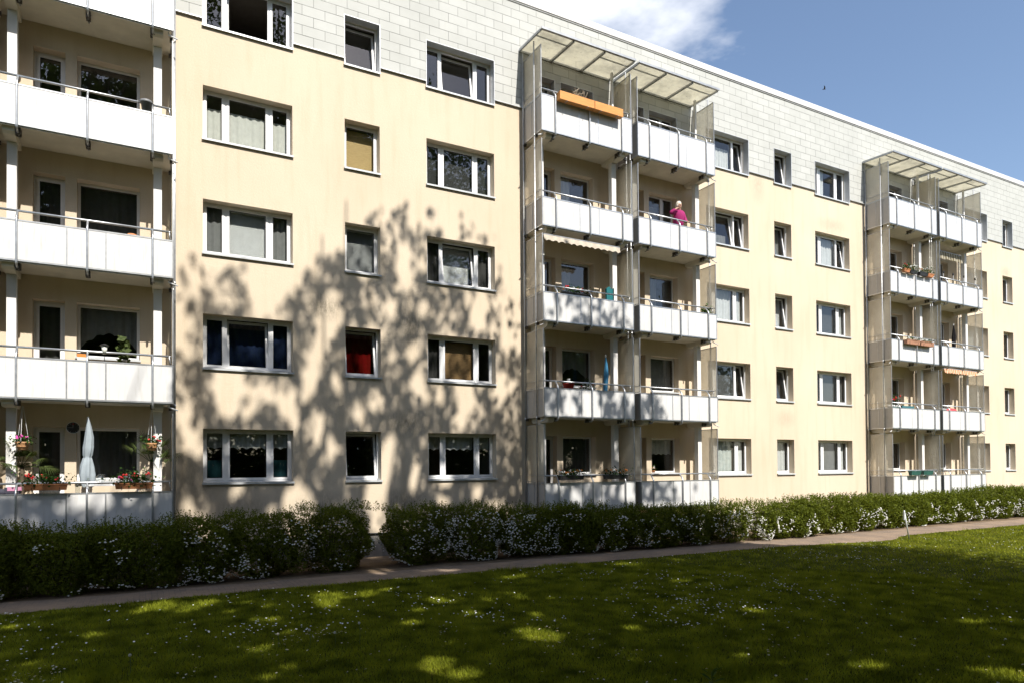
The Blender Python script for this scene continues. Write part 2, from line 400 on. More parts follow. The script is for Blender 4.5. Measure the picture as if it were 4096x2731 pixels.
# ------------------------------------------------------------------ the setting: ground, path, bed
NEAR = [(-60, -4.1), (-6, -4.0), (-2, -4.02), (2, -3.82), (5, -3.9), (7.7, -3.98), (12, -4.05), (16, -4.16), (18.4, -4.45), (19.6, -4.72), (20.5, -4.88), (21.2, -4.80), (22.0, -4.38), (22.9, -4.2), (30, -4.2), (60, -4.2), (90, -4.2)]
FAR_Y = -2.78
def near_y(x):
    return float(np.interp(x, [p[0] for p in NEAR], [p[1] for p in NEAR]))
mb = MB(); mb.quad((-300, -300, G), (300, -300, G), (300, 300, G), (-300, 300, G))
obj('lawn', mb.mesh('lawn'), MT['lawn'], kind='structure')
xs = np.unique(np.concatenate([np.arange(-40, 90, .35), [p[0] for p in NEAR if -40 < p[0] < 90]]))
v = []
for x in xs:
    w = .035*math.sin(x*3.1)+.03*math.sin(x*7.7+1)
    v += [(x, near_y(x)+w, G+.006), (x, FAR_Y+.05*math.sin(x*2.3)+.04*math.sin(x*5.1), G+.006)]
f = [(2*i, 2*i+2, 2*i+3, 2*i+1) for i in range(len(xs)-1)]
me = bpy.data.meshes.new('path'); me.from_pydata(v, [], f); obj('path', me, MT['paver'], kind='structure')
mb = MB(); mb.quad((-40, -3.0, G+.002), (90, -3.0, G+.002), (90, .12, G+.002), (-40, .12, G+.002))
obj('planting_bed', mb.mesh('planting_bed'), MT['soil'], kind='structure')

# ------------------------------------------------------------------ the apartment block
BX0, BX1, ROOF = -10.0, 46.0, 15.76
blk = thing('apartment_building', 'long cream rendered apartment block of five storeys with pale slate top band', 'building', (0, 0, G))
UNITS = {'1a': -6.255, '1b': -2.67, '2a': 10.365, '2b': 13.945, '3a': 27.02, '3b': 30.585}
UW = 3.32
OPEN = []       # x0,x1,z0,z1,type,floor,key
BIGX = {'A': (1.349, 3.473), 'C': (7.18, 9.348), 'D': (17.93, 20.08), 'F': (23.85, 25.997), 'H': (34.40, 36.54)}
SMALLX = {'B': (4.833, 5.806), 'E': (21.475, 22.441), 'I': (37.968, 38.896)}
for fl in range(5):
    for k, (a, b) in {**BIGX, **SMALLX}.items():
        OPEN.append((a, b, fl*H+1.19, fl*H+2.498, 'big' if k in BIGX else 'small', fl, k))
    for k, x0 in UNITS.items():
        d = .05 if k[0] == '1' else -.02
        OPEN.append((x0+d+.55, x0+d+1.15, fl*H+.36, fl*H+2.475, 'door', fl, k))
        OPEN.append((x0+d+1.37, x0+d+2.62, fl*H+1.27, fl*H+2.475, 'balwin', fl, k))
REV = .24
ZB = -.25
xs = sorted({BX0, BX1, *[o[0] for o in OPEN], *[o[1] for o in OPEN]}); zs = sorted({ZB, ROOF, *[o[2] for o in OPEN], *[o[3] for o in OPEN]})
idx = {}; V = []; F = []
def vid(x, y, z):
    k = (round(x, 4), round(y, 4), round(z, 4))
    if k not in idx: idx[k] = len(V); V.append((x, y, z-G))
    return idx[k]
by_floor = {}
for i in range(len(xs)-1):
    xm = (xs[i]+xs[i+1])/2
    cols = [o for o in OPEN if o[0] < xm < o[1]]
    for j in range(len(zs)-1):
        zm = (zs[j]+zs[j+1])/2
        if any(o[2] < zm < o[3] for o in cols): continue
        F.append((vid(xs[i], 0, zs[j]), vid(xs[i+1], 0, zs[j]), vid(xs[i+1], 0, zs[j+1]), vid(xs[i], 0, zs[j+1])))
D = .36
for x0, x1, z0, z1, *_ in OPEN:
    for a, b in (((x0, z0), (x0, z1)), ((x0, z1), (x1, z1)), ((x1, z1), (x1, z0)), ((x1, z0), (x0, z0))):
        n = len(V); V += [(a[0], 0, a[1]-G), (b[0], 0, b[1]-G), (b[0], D, b[1]-G), (a[0], D, a[1]-G)]; F.append((n, n+1, n+2, n+3))
me = bpy.data.meshes.new('wall'); me.from_pydata(V, [], F); obj('wall', me, MT['stucco'], blk)
mb = MB(); mb.box(BX0, BX0+.3, .38, 11.5, ZB-G, ROOF-G); mb.box(BX1-.3, BX1, .38, 11.5, ZB-G, ROOF-G); mb.box(BX0, BX1, 11.5, 11.8, ZB-G, ROOF-G)
obj('rear_wall', mb.mesh('rear_wall'), MT['stucco'], blk)
# plinth, set back under the render, with a cellar window in the gap of the hedge
mb = MB(); cx0, cx1, cz0, cz1 = 4.75, 5.62, -.74, -.46
mb.box(BX0, cx0, .06, .3, 0, ZB-G); mb.box(cx1, BX1, .06, .3, 0, ZB-G); mb.box(cx0, cx1, .06, .3, 0, cz0-G); mb.box(cx0, cx1, .06, .3, cz1-G, ZB-G)
obj('plinth', mb.mesh('plinth'), MT['plinth'], blk)
mb = MB(); mb.box(BX0, BX1, -.006, .3, ZB-G-.012, ZB-G-.001); obj('plinth_drip_edge', mb.mesh('drip'), MT['alud'], blk)
mb = MB()
for a, b, c, d in ((cx0, cx1, cz0, cz0+.04), (cx0, cx1, cz1-.04, cz1), (cx0, cx0+.04, cz0+.04, cz1-.04), (cx1-.04, cx1, cz0+.04, cz1-.04), (5.16, 5.21, cz0+.04, cz1-.04)):
    mb.box(a, b, .2, .25, c-G, d-G)
cw = obj('cellar_window', mb.mesh('cellar_window'), MT['frame'], blk)
mb = MB(); mb.quad((cx0, .225, cz0-G), (cx1, .225, cz0-G), (cx1, .225, cz1-G), (cx0, .225, cz1-G)); obj('pane', mb.mesh('pane'), MT['glass'], cw)
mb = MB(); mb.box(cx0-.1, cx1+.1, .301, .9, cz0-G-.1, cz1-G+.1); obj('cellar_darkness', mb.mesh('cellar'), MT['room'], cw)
# roof and its edge
mb = MB(); mb.box(BX0-.1, BX1+.1, .06, 12, ROOF-G, ROOF-G+.16); obj('roof', mb.mesh('roof'), plain('roof_felt', (.12, .12, .12), .9), blk)
mb = MB(); mb.prism([(-.085, ROOF-G+.0), (-.085, ROOF-G+.2), (-.07, ROOF-G+.225), (.08, ROOF-G+.21), (.08, ROOF-G-.04), (-.06, ROOF-G-.04), (-.06, ROOF-G)], 'x', BX0-.1, BX1+.1)
obj('roof_edge', mb.mesh('roof_edge'), MT['cap'], blk)

# slate band: tiles in half bond, cut round the openings
CZ = 12.54; RH = .2685; TW = .5935; TX0 = 4.015
top_open = [o for o in OPEN if o[5] == 4]
def cut(rects, o):
    out = []
    ox0, ox1, oz0, oz1 = o[0]-.015, o[1]+.015, o[2]-.06, o[3]+.013
    for a, b, c, d in rects:
        if b <= ox0 or a >= ox1 or d <= oz0 or c >= oz1: out.append((a, b, c, d)); continue
        if a < ox0: out.append((a, ox0, c, d))
        if b > ox1: out.append((ox1, b, c, d))
        m0, m1 = max(a, ox0), min(b, ox1)
        if c < oz0: out.append((m0, m1, c, oz0))
        if d > oz1: out.append((m0, m1, oz1, d))
    return [r for r in out if r[1]-r[0] > .02 and r[3]-r[2] > .02]
back = [(BX0, BX1, CZ-.015, ROOF)]
for o in top_open: back = cut(back, o)
mb = MB()
for a, b, c, d in back: mb.box(a, b, -.024, -.001, c-G, d-G)
slate_back = obj('slate_band', mb.mesh('slate_band'), MT['slateback'], blk)
tiles = []
for r in range(12):
    z0 = CZ+r*RH; off = TX0 + (TW/2 if r % 2 else 0)
    k0 = math.floor((BX0-off)/TW)
    x = off+k0*TW
    while x < BX1:
        rc = [(max(x, BX0)+.004, min(x+TW, BX1)-.004, z0+.005, z0+RH-.004)]
        for o in top_open: rc = cut(rc, o)
        tiles += rc; x += TW
def shown(t):
    P = [project(x, -.04, z) for x, z in ((t[0], t[2]), (t[1], t[2]), (t[1], t[3]), (t[0], t[3]))]
    if any(p is None for p in P): return 0
    if not any(-20 < p[0] < 4116 and 0 < p[1] < 2731 for p in P): return 0
    return abs(sum(P[i][0]*P[(i+1) % 4][1]-P[(i+1) % 4][0]*P[i][1] for i in range(4)))/2
tiles.sort(key=shown, reverse=True)
for a, b, c, d in tiles[:300]:
    key = ('slate_tile', round(b-a, 3), round(d-c, 3))
    def fn(m, w=b-a, h=d-c): m.box(0, w, -.010, 0, 0, h)
    tl = rnd.uniform(-.0025, .0025)
    obj('slate_tile', cached(key, fn), MT['slate'], slate_back, (a, -.0255+tl*.5, c-G), (rnd.uniform(-.012, .004), 0, 0))
mb = MB()
for a, b, c, d in tiles[300:]: mb.box(a, b, -.036, -.0255, c-G, d-G)
obj('further_slate_tiles', mb.mesh('further_slate_tiles'), MT['slate'], slate_back, kind='stuff')
for a, b, c, d in back:
    if abs(c-(CZ-.015)) < 1e-6:
        mb = MB(); mb.prism([(-.06, CZ-G-.035), (-.06, CZ-G-.012), (-.02, CZ-G-.001), (-.002, CZ-G-.02), (-.002, CZ-G-.035)], 'x', a, b)
        obj('drip_edge', mb.mesh('drip_edge'), MT['trim'], slate_back)

# ------------------------------------------------------------------ windows
def ring(m, x0, x1, z0, z1, w, y0, y1, wb=None):
    wb = w if wb is None else wb
    m.box(x0, x1, y0, y1, z0, z0+wb); m.box(x0, x1, y0, y1, z1-w, z1); m.box(x0, x0+w, y0, y1, z0+wb, z1-w); m.box(x1-w, x1, y0, y1, z0+wb, z1-w)
def curtain_mesh(m, w, h, n=None, amp=.018, scal=0, bottom=0.0, foot=0.0, seed=0):
    rr = random.Random(seed); n = n or max(14, int(w*34)); ph = rr.uniform(0, 6); k = rr.uniform(34, 48)
    cols = []
    for i in range(n+1):
        x = w*i/n; y = amp*math.sin(k*x+ph)+amp*.5*math.sin(k*.43*x)
        zb = bottom + (scal*abs(math.sin(x*math.pi/ .22)) if scal else 0) + foot*math.sin(math.pi*x/w)
        cols.append((x, y, zb))
    for i in range(n):
        (xa, ya, za), (xb, yb, zb) = cols[i], cols[i+1]
        m.quad((xa, ya, za), (xb, yb, zb), (xb, yb*.6, h), (xa, ya*.6, h))
def blind_mesh(m, w, h, pitch=.028, ang=38, drop=None):
    dr = drop or h; z = h
    m.box(0, w, -.015, .015, h-.03, h)
    z = h-.045
    c, s = math.cos(R(ang))*.013, math.sin(R(ang))*.013
    while z > h-dr+.02:
        m.quad((0, -c, z-s), (w, -c, z-s), (w, c, z+s), (0, c, z+s)); z -= pitch
FAB = dict(cream=fabric('cream_curtain', (.84, .83, .75), .3), white=fabric('white_curtain', (.80, .80, .78), .3), net=fabric('grey_net_curtain', (.33, .33, .32), .4),
           dark=fabric('dark_net_curtain', (.12, .115, .11), .4), blue=fabric('blue_curtain', (.02, .032, .075), .3), red=fabric('red_curtain', (.15, .007, .006), .3),
           teal=fabric('teal_curtain', (.03, .09, .10), .3), slat=plain('white_blind_slats', (.74, .74, .72), .5, var=.04), gslat=plain('grey_blind_slats', (.20, .20, .195), .5),
           bamboo=wood_mat('bamboo_blind', (.34, .22, .07), (.48, .33, .12), (3, 3, 60)), brown=wood_mat('brown_slat_blind', (.22, .12, .04), (.34, .20, .08), (3, 3, 40)),
           roller=fabric('pale_roller_blind', (.70, .74, .70), .3))
def content(win, kind, x, z, w, h, y, seed):
    """hang a curtain or blind behind the glass"""
    def put(name, fn, mat, zz=z):
        m = MB(); fn(m); obj(name, m.mesh(name), mat, win, (x, y, zz))
    for k in kind.split('+'):
        nm, _, mat = k.partition(':')
        if nm == 'full': put('curtain', lambda m: curtain_mesh(m, w, h, seed=seed), FAB[mat])
        elif nm == 'cafe': put('curtain', lambda m: curtain_mesh(m, w, h*.74, foot=0, seed=seed), FAB[mat])
        elif nm == 'swag': put('curtain', lambda m: curtain_mesh(m, w, h, scal=.05, bottom=h*.16, foot=h*.3, seed=seed), FAB[mat])
        elif nm == 'valance': put('valance', lambda m: curtain_mesh(m, w, h*.36, amp=.012, scal=.05, seed=seed), FAB[mat], z+h*.64)
        elif nm == 'short': put('valance', lambda m: curtain_mesh(m, w, h*.5, amp=.012, scal=.04, seed=seed), FAB[mat], z+h*.5)
        elif nm == 'blind': put('blind', lambda m: blind_mesh(m, w, h), FAB[mat])
        elif nm == 'fine': put('blind', lambda m: blind_mesh(m, w, h, pitch=.018, ang=55), FAB[mat])
        elif nm == 'board': put('blind', lambda m: [m.box(0, w, -.004, .004, i*.05, i*.05+.047) for i in range(int(h/.05))], FAB[mat])
        elif nm == 'half': put('curtain', lambda m: curtain_mesh(m, w*.45, h, seed=seed), FAB[mat])
        elif nm == 'low': put('curtain', lambda m: curtain_mesh(m, w, h*.4, seed=seed), FAB[mat])
# what hangs in each opening: per pane from the left; t = tilted, o = swung open
INS = {
 ('A', 4): (['', 'o', ''], ['', '', '']), ('A', 3): (['', '', ''], ['cafe:cream', 'cafe:cream', 'cafe:cream']),
 ('A', 2): (['', '', ''], ['full:net', 'fine:slat', 'full:net']), ('A', 1): (['', 't', ''], ['full:blue', 'full:blue', 'full:blue']),
 ('A', 0): (['', '', ''], ['valance:white+low:teal', 'valance:white', 'valance:white+low:teal']),
 ('B', 4): (['t'], ['']), ('B', 3): ([''], ['board:bamboo']), ('B', 2): ([''], ['blind:slat']), ('B', 1): (['t'], ['full:red']), ('B', 0): (['t'], ['']),
 ('C', 4): (['', 't', ''], ['', '', '']), ('C', 3): (['', '', ''], ['blind:gslat', 'blind:gslat', 'blind:gslat']), ('C', 2): (['', 't', ''], ['full:dark', 'fine:slat', 'full:dark']),
 ('C', 1): (['', '', ''], ['full:dark', 'board:brown', '']), ('C', 0): (['', '', ''], ['valance:white', 'valance:white', 'valance:white']),
 ('D', 4): (['', '', 't'], ['', 'cafe:white', '']), ('D', 3): (['', 't', 't'], ['', 'low:net', '']), ('D', 2): (['', '', ''], ['', 'full:white', 'full:white']),
 ('D', 1): (['', '', 't'], ['blind:gslat', 'blind:gslat', 'blind:gslat']), ('D', 0): (['', '', ''], ['', 'full:roller', 'fine:slat']),
 ('E', 4): (['t'], ['half:white']), ('E', 3): (['t'], ['full:net']), ('E', 2): (['t'], ['fine:slat']), ('E', 1): (['t'], ['full:dark']), ('E', 0): ([''], ['full:white']),
 ('F', 4): (['', '', ''], ['', 'half:white', '']), ('F', 3): (['', '', 't'], ['', 'full:white', '']), ('F', 2): (['', '', ''], ['', 'blind:gslat', 'full:white']),
 ('F', 1): (['', '', ''], ['blind:gslat', 'blind:gslat', 'blind:gslat']), ('F', 0): (['', '', ''], ['fine:slat', 'fine:gslat', 'fine:slat']),
 ('I', 0): ([''], ['full:white']), ('I', 1): ([''], ['full:net']), ('H', 2): (['', '', ''], ['full:white']*3),
}
for k in UNITS:
    for fl in range(5):
        INS[(k, fl, 'door')] = ([''], ['full:dark' if fl < 3 else ''])
INS[('1b', 3, 'balwin')] = ([''], ['']); INS[('1b', 2, 'balwin')] = ([''], ['full:dark']); INS[('1b', 1, 'balwin')] = ([''], ['swag:net']); INS[('1b', 0, 'balwin')] = ([''], ['full:dark'])
INS[('2a', 3, 'balwin')] = ([''], ['half:white']); INS[('2a', 2, 'balwin')] = ([''], ['half:net']); INS[('2a', 1, 'balwin')] = ([''], ['swag:net']); INS[('2a', 0, 'balwin')] = ([''], ['full:dark'])
INS[('2b', 3, 'balwin')] = (['', ''], ['cafe:net', 'half:net']); INS[('2b', 2, 'balwin')] = ([''], ['half:net']); INS[('2b', 1, 'balwin')] = ([''], ['full:net']); INS[('2b', 0, 'balwin')] = ([''], ['short:white'])
INS[('2a', 4, 'balwin')] = (['', ''], ['', '']); INS[('2b', 4, 'balwin')] = (['', ''], ['', ''])
SEED = 0
def make_window(o):
    global SEED
    x0, x1, z0, z1, ty, fl, key = o; w, h = x1-x0, z1-z0; SEED += 1
    if ty == 'big': cuts = [.045, .54, w-.54, w-.045]
    else: cuts = [.045, w-.045]
    ik = (key, fl) if ty in ('big', 'small') else (key, fl, ty)
    st, cont = INS.get(ik, ([''], ['']))
    if ty == 'balwin': cuts = [.03, w*.60, w-.03] if len(st) == 2 else [.03, w-.03]
    if ty == 'big' and len(st) < 3: st, cont = [''] * 3, [''] * 3
    sw = .06 if ty == 'door' else .032 if ty == 'balwin' else .058
    fw_ = .03 if ty == 'balwin' else .045
    fk = ('window_frame', ty, round(w, 2), round(h, 2), len(cuts))
    def fr(m):
        ring(m, 0.001, w-.001, .001, h-.001, fw_, REV, REV+.07)
        for c in cuts[1:-1]: m.box(c-.03, c+.03, REV+.002, REV+.068, .045, h-.045)
    nm = 'balcony_door' if ty == 'door' else 'window'
    win = obj(nm, cached(fk, fr), MT['frame'], blk, (x0, 0, z0-G))
    for i in range(len(cuts)-1):
        a = cuts[i]+(0 if i == 0 else .028); b = cuts[i+1]-(0 if i == len(cuts)-2 else .028); pw, ph = b-a, h-2*fw_
        sk = ('sash', ty, round(pw, 3), round(ph, 3))
        def sh(m, pw=pw, ph=ph): ring(m, 0, pw, 0, ph, sw, -.055, .008, wb=(.75 if ty == 'door' and fl == 9 else sw))
        def gp(m, pw=pw, ph=ph): m.quad((sw-.005, -.02, sw-.005), (pw-sw+.005, -.02, sw-.005), (pw-sw+.005, -.02, ph-sw+.005), (sw-.005, -.02, ph-sw+.005))
        def gk(m, pw=pw, ph=ph): ring(m, sw-.001, pw-sw+.001, sw-.001, ph-sw+.001, .012, -.03, -.012)
        s = st[i]; loc = (a, REV+.045, fw_); rot = None
        if s == 't': loc = (a, REV+.07, .045); rot = (R(-8.5), 0, 0)
        if s == 'o': loc = (a, REV+.09, .045); rot = (0, 0, R(82))
        obj('sash', cached(sk, sh), MT['frame'], win, loc, rot)
        obj('gasket', cached(('gasket',)+sk[1:], gk), MT['black'], win, loc, rot)
        obj('pane', cached(('pane',)+sk[1:], gp), MT['glass'], win, loc, rot)
        if i < len(cont) and cont[i]: content(win, cont[i], a+.04, .09, pw-.08, ph-.08, REV+(.30 if s == 't' else .13), SEED*7+i)
    if ty != 'door':
        def sl(m): m.prism([(-.055, -.055), (-.055, -.008), (REV+.004, .018), (REV+.004, -.002), (-.045, -.03), (-.045, -.055)], 'x', -.022, w+.022)
        obj('sill', cached(('sill', round(w, 3)), sl), MT['sill'], win)
    if fl == 4:
        def tr(m): m.prism([(-.013, -.02), (.004, -.02), (.004, h-.004), (w-.004, h-.004), (w-.004, -.02), (w+.013, -.02), (w+.013, h+.011), (-.013, h+.011)], 'y', -.046, REV-.03)
        obj('slate_trim', cached(('slate_trim', round(w, 3), round(h, 3)), tr), MT['trim'], win)
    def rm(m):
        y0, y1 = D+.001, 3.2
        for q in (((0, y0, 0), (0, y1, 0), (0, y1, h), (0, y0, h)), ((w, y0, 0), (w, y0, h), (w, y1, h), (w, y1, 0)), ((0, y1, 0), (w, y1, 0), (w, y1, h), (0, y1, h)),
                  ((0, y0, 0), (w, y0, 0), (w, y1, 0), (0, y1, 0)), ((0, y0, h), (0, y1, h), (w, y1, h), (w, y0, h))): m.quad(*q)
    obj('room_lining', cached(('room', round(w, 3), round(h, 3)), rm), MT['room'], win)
    return win
WINS = {}
for o in OPEN:
    WINS[(o[6], o[5], o[4])] = make_window(o)

# ------------------------------------------------------------------ balcony towers
POSTS = (.46, 1.69, 2.92); SEAMS = (0.0, 1.32, 2.03, UW); PILL = (.30, 3.03); YF = -1.10
def bend(p0, p1, p2, r=.07, n=5):
    p0, p1, p2 = Vector(p0), Vector(p1), Vector(p2); a = p1+(p0-p1).normalized()*r; b = p1+(p2-p1).normalized()*r
    return [tuple((1-t)**2*a+2*t*(1-t)*p1+t*t*b) for t in [i/n for i in range(n+1)]]
def add_balcony(tower, ux, fl, spout_left):
    """one balcony: slab with parapet panels, posts, handrail and clamps"""
    T, B = (1.2765, .19) if fl == 4 else (1.035, .18)
    top = fl == 4; hr = T+.21; base = (ux, 0, fl*H-G)
    def slab(m):
        m.box(.03, UW-.03, -1.06, -.001, B+.005, B+.15); m.box(.06, UW-.06, -1.085, -1.061, B-.03, B+.1)
    b = obj('balcony', cached(('balcony', fl == 0, top), slab), MT['slab'], tower, base)
    def fc(m): m.box(.05, UW-.05, -1.05, -.004, B+.151, B+.158)
    obj('bounce_damper', cached(('bounce_damper', top), fc), MT['floor'], b)  # added dark sheet that cuts light bouncing off the slab into the balcony
    for i in range(3):
        def pn(m, i=i): m.box(SEAMS[i]+.014, SEAMS[i+1]-.014, YF-.006, YF+.006, B+.035, T-.03)
        obj('parapet_panel', cached(('parapet_panel', i, top), pn), MT['panel'], b)
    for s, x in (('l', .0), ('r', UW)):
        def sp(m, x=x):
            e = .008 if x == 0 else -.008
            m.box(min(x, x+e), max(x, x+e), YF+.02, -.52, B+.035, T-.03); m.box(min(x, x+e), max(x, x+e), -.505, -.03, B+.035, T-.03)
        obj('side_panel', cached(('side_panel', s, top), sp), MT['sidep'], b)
    def frm(m):
        m.box(0, UW, YF-.012, YF+.02, T-.03, T); m.box(0, UW, YF-.012, YF+.02, B, B+.035)
        for x in SEAMS[1:-1]: m.box(x-.014, x+.014, YF-.009, YF+.014, B+.035, T-.03)
        for x in (0, UW): m.box(x-.014, x+.014, YF-.0135, YF+.02, B+.001, T-.001)
        for x in (.0, UW):
            m.box(x-.013, x+.013, YF+.021, -.02, T-.031, T-.002); m.box(x-.013, x+.013, YF+.021, -.02, B+.002, B+.034)
            m.box(x-.011, x+.011, -.520, -.505, B+.035, T-.032)
    obj('parapet_frame', cached(('parapet_frame', top), frm), MT['alu'], b)
    for x in POSTS:
        key = ('post', top, fl == 0, x)
        def po(m, x=x):
            zb = B-.10
            P = [(x, -.72, zb)] + bend((x, -.72, zb), (x, YF-.045, zb), (x, YF-.045, .6), .09) + bend((x, YF-.045, .6), (x, YF-.045, T+.02), (x, -1.0, hr), .07) + [(x, -1.0, hr-.01)]
            if fl == 0: P = [(x, YF-.045, G+.02)] + bend((x, YF-.045, .6), (x, YF-.045, T+.02), (x, -1.0, hr), .07) + [(x, -1.0, hr-.01)]
            m.tube(P, .022, 8)
        obj('post', cached(key, po, True), MT['alu'], b)
        if fl:
            def cp(m, x=x):
                for y in (-.83, -.95): m.box(x-.045, x+.045, y-.03, y+.03, B-.125, B+.004)
                m.box(x-.03, x+.03, -1.0, -.78, B-.02, B+.003)
            obj('clamp', cached(('clamp', top, x), cp), MT['clamp'], b)
    def hrl(m):
        m.tube([(.06, -1.0, hr), (UW-.07, -1.0, hr)], .024, 10)
        m.box(UW-.09, UW-.03, -1.012, -.988, hr-.012, hr+.012); m.tube([(UW-.07, -1.0, hr-.01), (UW-.03, -.94, T-.02)], .012, 6)
    obj('handrail', cached(('handrail', top), hrl, True), MT['alu'], b)
    if fl:
        for x in PILL:
            def bm(m, x=x): m.prism([(-1.0, B+.004), (-1.0, B-.10), (-.93, B-.15), (-.12, B-.15), (-.02, B-.08), (-.02, B+.004)], 'x', x-.105, x+.105)
            obj('bracket_beam', cached(('bracket_beam', top, x), bm), MT['slab'], b)
        sx = 0 if spout_left else UW; d = -1 if spout_left else 1
        def spt(m): m.tube([(sx-d*.08, -1.0, B-.0), (sx-d*.08, -1.0, B-.07), (sx+d*.10, -1.06, B-.15)], .016, 7)
        obj('drain_spout', cached(('drain_spout', top, spout_left), spt, True), MT['steelw'], b)
        for x in (0, UW):
            for y in (-.76, -.09):
                def clp(m, x=x, y=y): m.box(x-.05, x+.05, y-.035, y+.035, B-.08, B-.005)
                obj('side_clamp', cached(('side_clamp', top, x, y), clp), MT['clamp'], b)
    return b
def add_screen(tower, ux, x, fl):
    z0, z1 = (1.285, 2.74) if fl == 4 else (1.045, 2.76)
    def fr(m):
        ring_yz = ((YF+.01, -.06, z0, z0+.02), (YF+.01, -.06, z1-.02, z1), (YF+.01, YF+.032, z0+.02, z1-.02), (-.082, -.06, z0+.02, z1-.02), (YF+.033, -.083, z0+.21, z0+.225))
        for a, b, c, d in ring_yz: m.box(-.011, .011, a, b, c, d)
    s = obj('privacy_screen', cached(('privacy_screen', fl == 4), fr), MT['alud'], tower, (ux+x, 0, fl*H-G))
    def gl(m): m.box(-.003, .003, YF+.033, -.083, z0+.02, z1-.02)
    obj('screen_pane', cached(('screen_pane', fl == 4), gl), MT['screen'], s)
def add_canopy(tower, ux):
    x0, x1, yw, yf, zw, zf = -.16, 3.29, -.05, -1.36, 14.27, 14.19
    rx = [x0+.02, x0+(x1-x0)*.335, x0+(x1-x0)*.665, x1-.02]
    def fr(m):
        m.prism([(yf-.05, zf-.01), (yf-.05, zf+.055), (yf-.035, zf+.055), (yf-.035, zf+.01), (yf+.03, zf+.01), (yf+.03, zf-.01)], 'x', x0, x1)
        m.box(x0, x1, yw-.02, yw+.03, zw-.05, zw+.01)
        for x in (rx[0], rx[3]): m.prism([(yf+.031, zf-.035), (yf+.031, zf+.035), (yw-.021, zw+.035), (yw-.021, zw-.045)], 'x', x-.022, x+.022)
        for a, b in ((rx[0]+.03, rx[1]-.04), (rx[2]+.04, rx[3]-.03)): m.box(a, b, -1.05, -1.02, 14.165, 14.195)
    c = obj('canopy', cached('canopy', fr), MT['alud'], tower, (ux, 0, -G))
    for x in rx[1:3]:
        def rf(m, x=x): m.prism([(yf+.031, zf-.05), (yf+.031, zf+.005), (yw-.021, zw+.005), (yw-.021, zw-.06)], 'x', x-.035, x+.035)
        obj('rafter', cached(('rafter', x), rf), MT['alud'], c)
    for i in range(3):
        def gp(m, i=i):
            a, b = rx[i]+.003, rx[i+1]-.003
            m.prism([(yf+.03, zf+.012), (yf+.03, zf+.022), (yw-.022, zw+.022), (yw-.022, zw+.012)], 'x', a, b)
        obj('canopy_pane', cached(('canopy_pane', i), gp), MT['canopy'], c)
TOW = {}
for n, lab in (('1', 'white balcony tower with closed grey parasol and hanging flower baskets on its lowest balcony'),
               ('2', 'balcony tower with orange wooden planters on its top rail under a stained glass canopy'),
               ('3', 'balcony tower with two green planters on its lowest rail and an orange awning')):
    tx = UNITS[n+'a']
    tw = thing('balcony_tower', lab, 'balcony tower', (tx, 0, G), 'balcony towers along the facade'); TOW[n] = tw
    for s in 'ab':
        ux = UNITS[n+s]-tx
        for fl in range(5):
            b = add_balcony(tw, ux, fl, s == 'a')
            for x in (.0, UW): add_screen(tw, ux, x, fl)
        for x in PILL:
            def pl(m, x=x): m.box(x-.085, x+.085, -.55, -.38, 0, 4*H+.045-G)
            obj('pillar', cached(('pillar', x), pl), MT['pillar'], tw, (ux, 0, 0))
            def tp(m, x=x): m.box(x-.035, x+.035, -.53, -.46, 4*H+.34-G, 14.2-G)
            obj('canopy_post', cached(('canopy_post', x), tp), MT['pillar'], tw, (ux, 0, 0))
        for x, d in ((0, -1), (UW, 1)):
            for y in (-.085, -.76):
                def ma(m, x=x, d=d, y=y):
                    m.tube([(x+d*.052, y, .01), (x+d*.052, y, 14.18-G)], .022, 8)
                    for q in range(1, 5): m.tube([(x+d*.052, y, q*H+.12-G), (x+d*.052, y, q*H+.2-G)], .028, 8)
                obj('mast', cached(('mast', x, y), ma, True), MT['alu'], tw, (ux, 0, 0))
        add_canopy(tw, ux)

# ------------------------------------------------------------------ trees standing across the lawn (beside and behind the camera)
WT = [(-20, -.2), (.45, -.2), (.7, 5.0), (.91, 6.3), (1.2, 6.65), (1.5, 6.7), (1.73, 6.35), (1.98, 6.65), (2.28, 6.5), (2.44, 5.6), (2.6, 5.0), (3.1, 5.5), (3.66, 6.3), (3.94, 6.7), (4.22, 7.05), (4.63, 7.2),
      (4.92, 7.65), (5.28, 8.05), (5.62, 8.57), (5.89, 8.5), (6.2, 8.45), (6.4, 9.1), (6.6, 8.9), (6.78, 8.67), (7.3, 8.79), (7.57, 8.4), (7.84, 7.9), (8.1, 8.1), (8.33, 8.94), (8.68, 8.6), (8.97, 8.5), (9.26, 8.7),
      (9.55, 8.55), (10.0, 8.3), (10.3, 8.1), (10.9, 7.5), (11.5, 6.9), (12, 5.95), (12.7, 5.8), (13.3, 5.4), (13.8, 4.2), (14.35, 2.6), (14.9, 2.0), (15.4, .4), (16.2, -.65), (17, -3), (60, -20)]
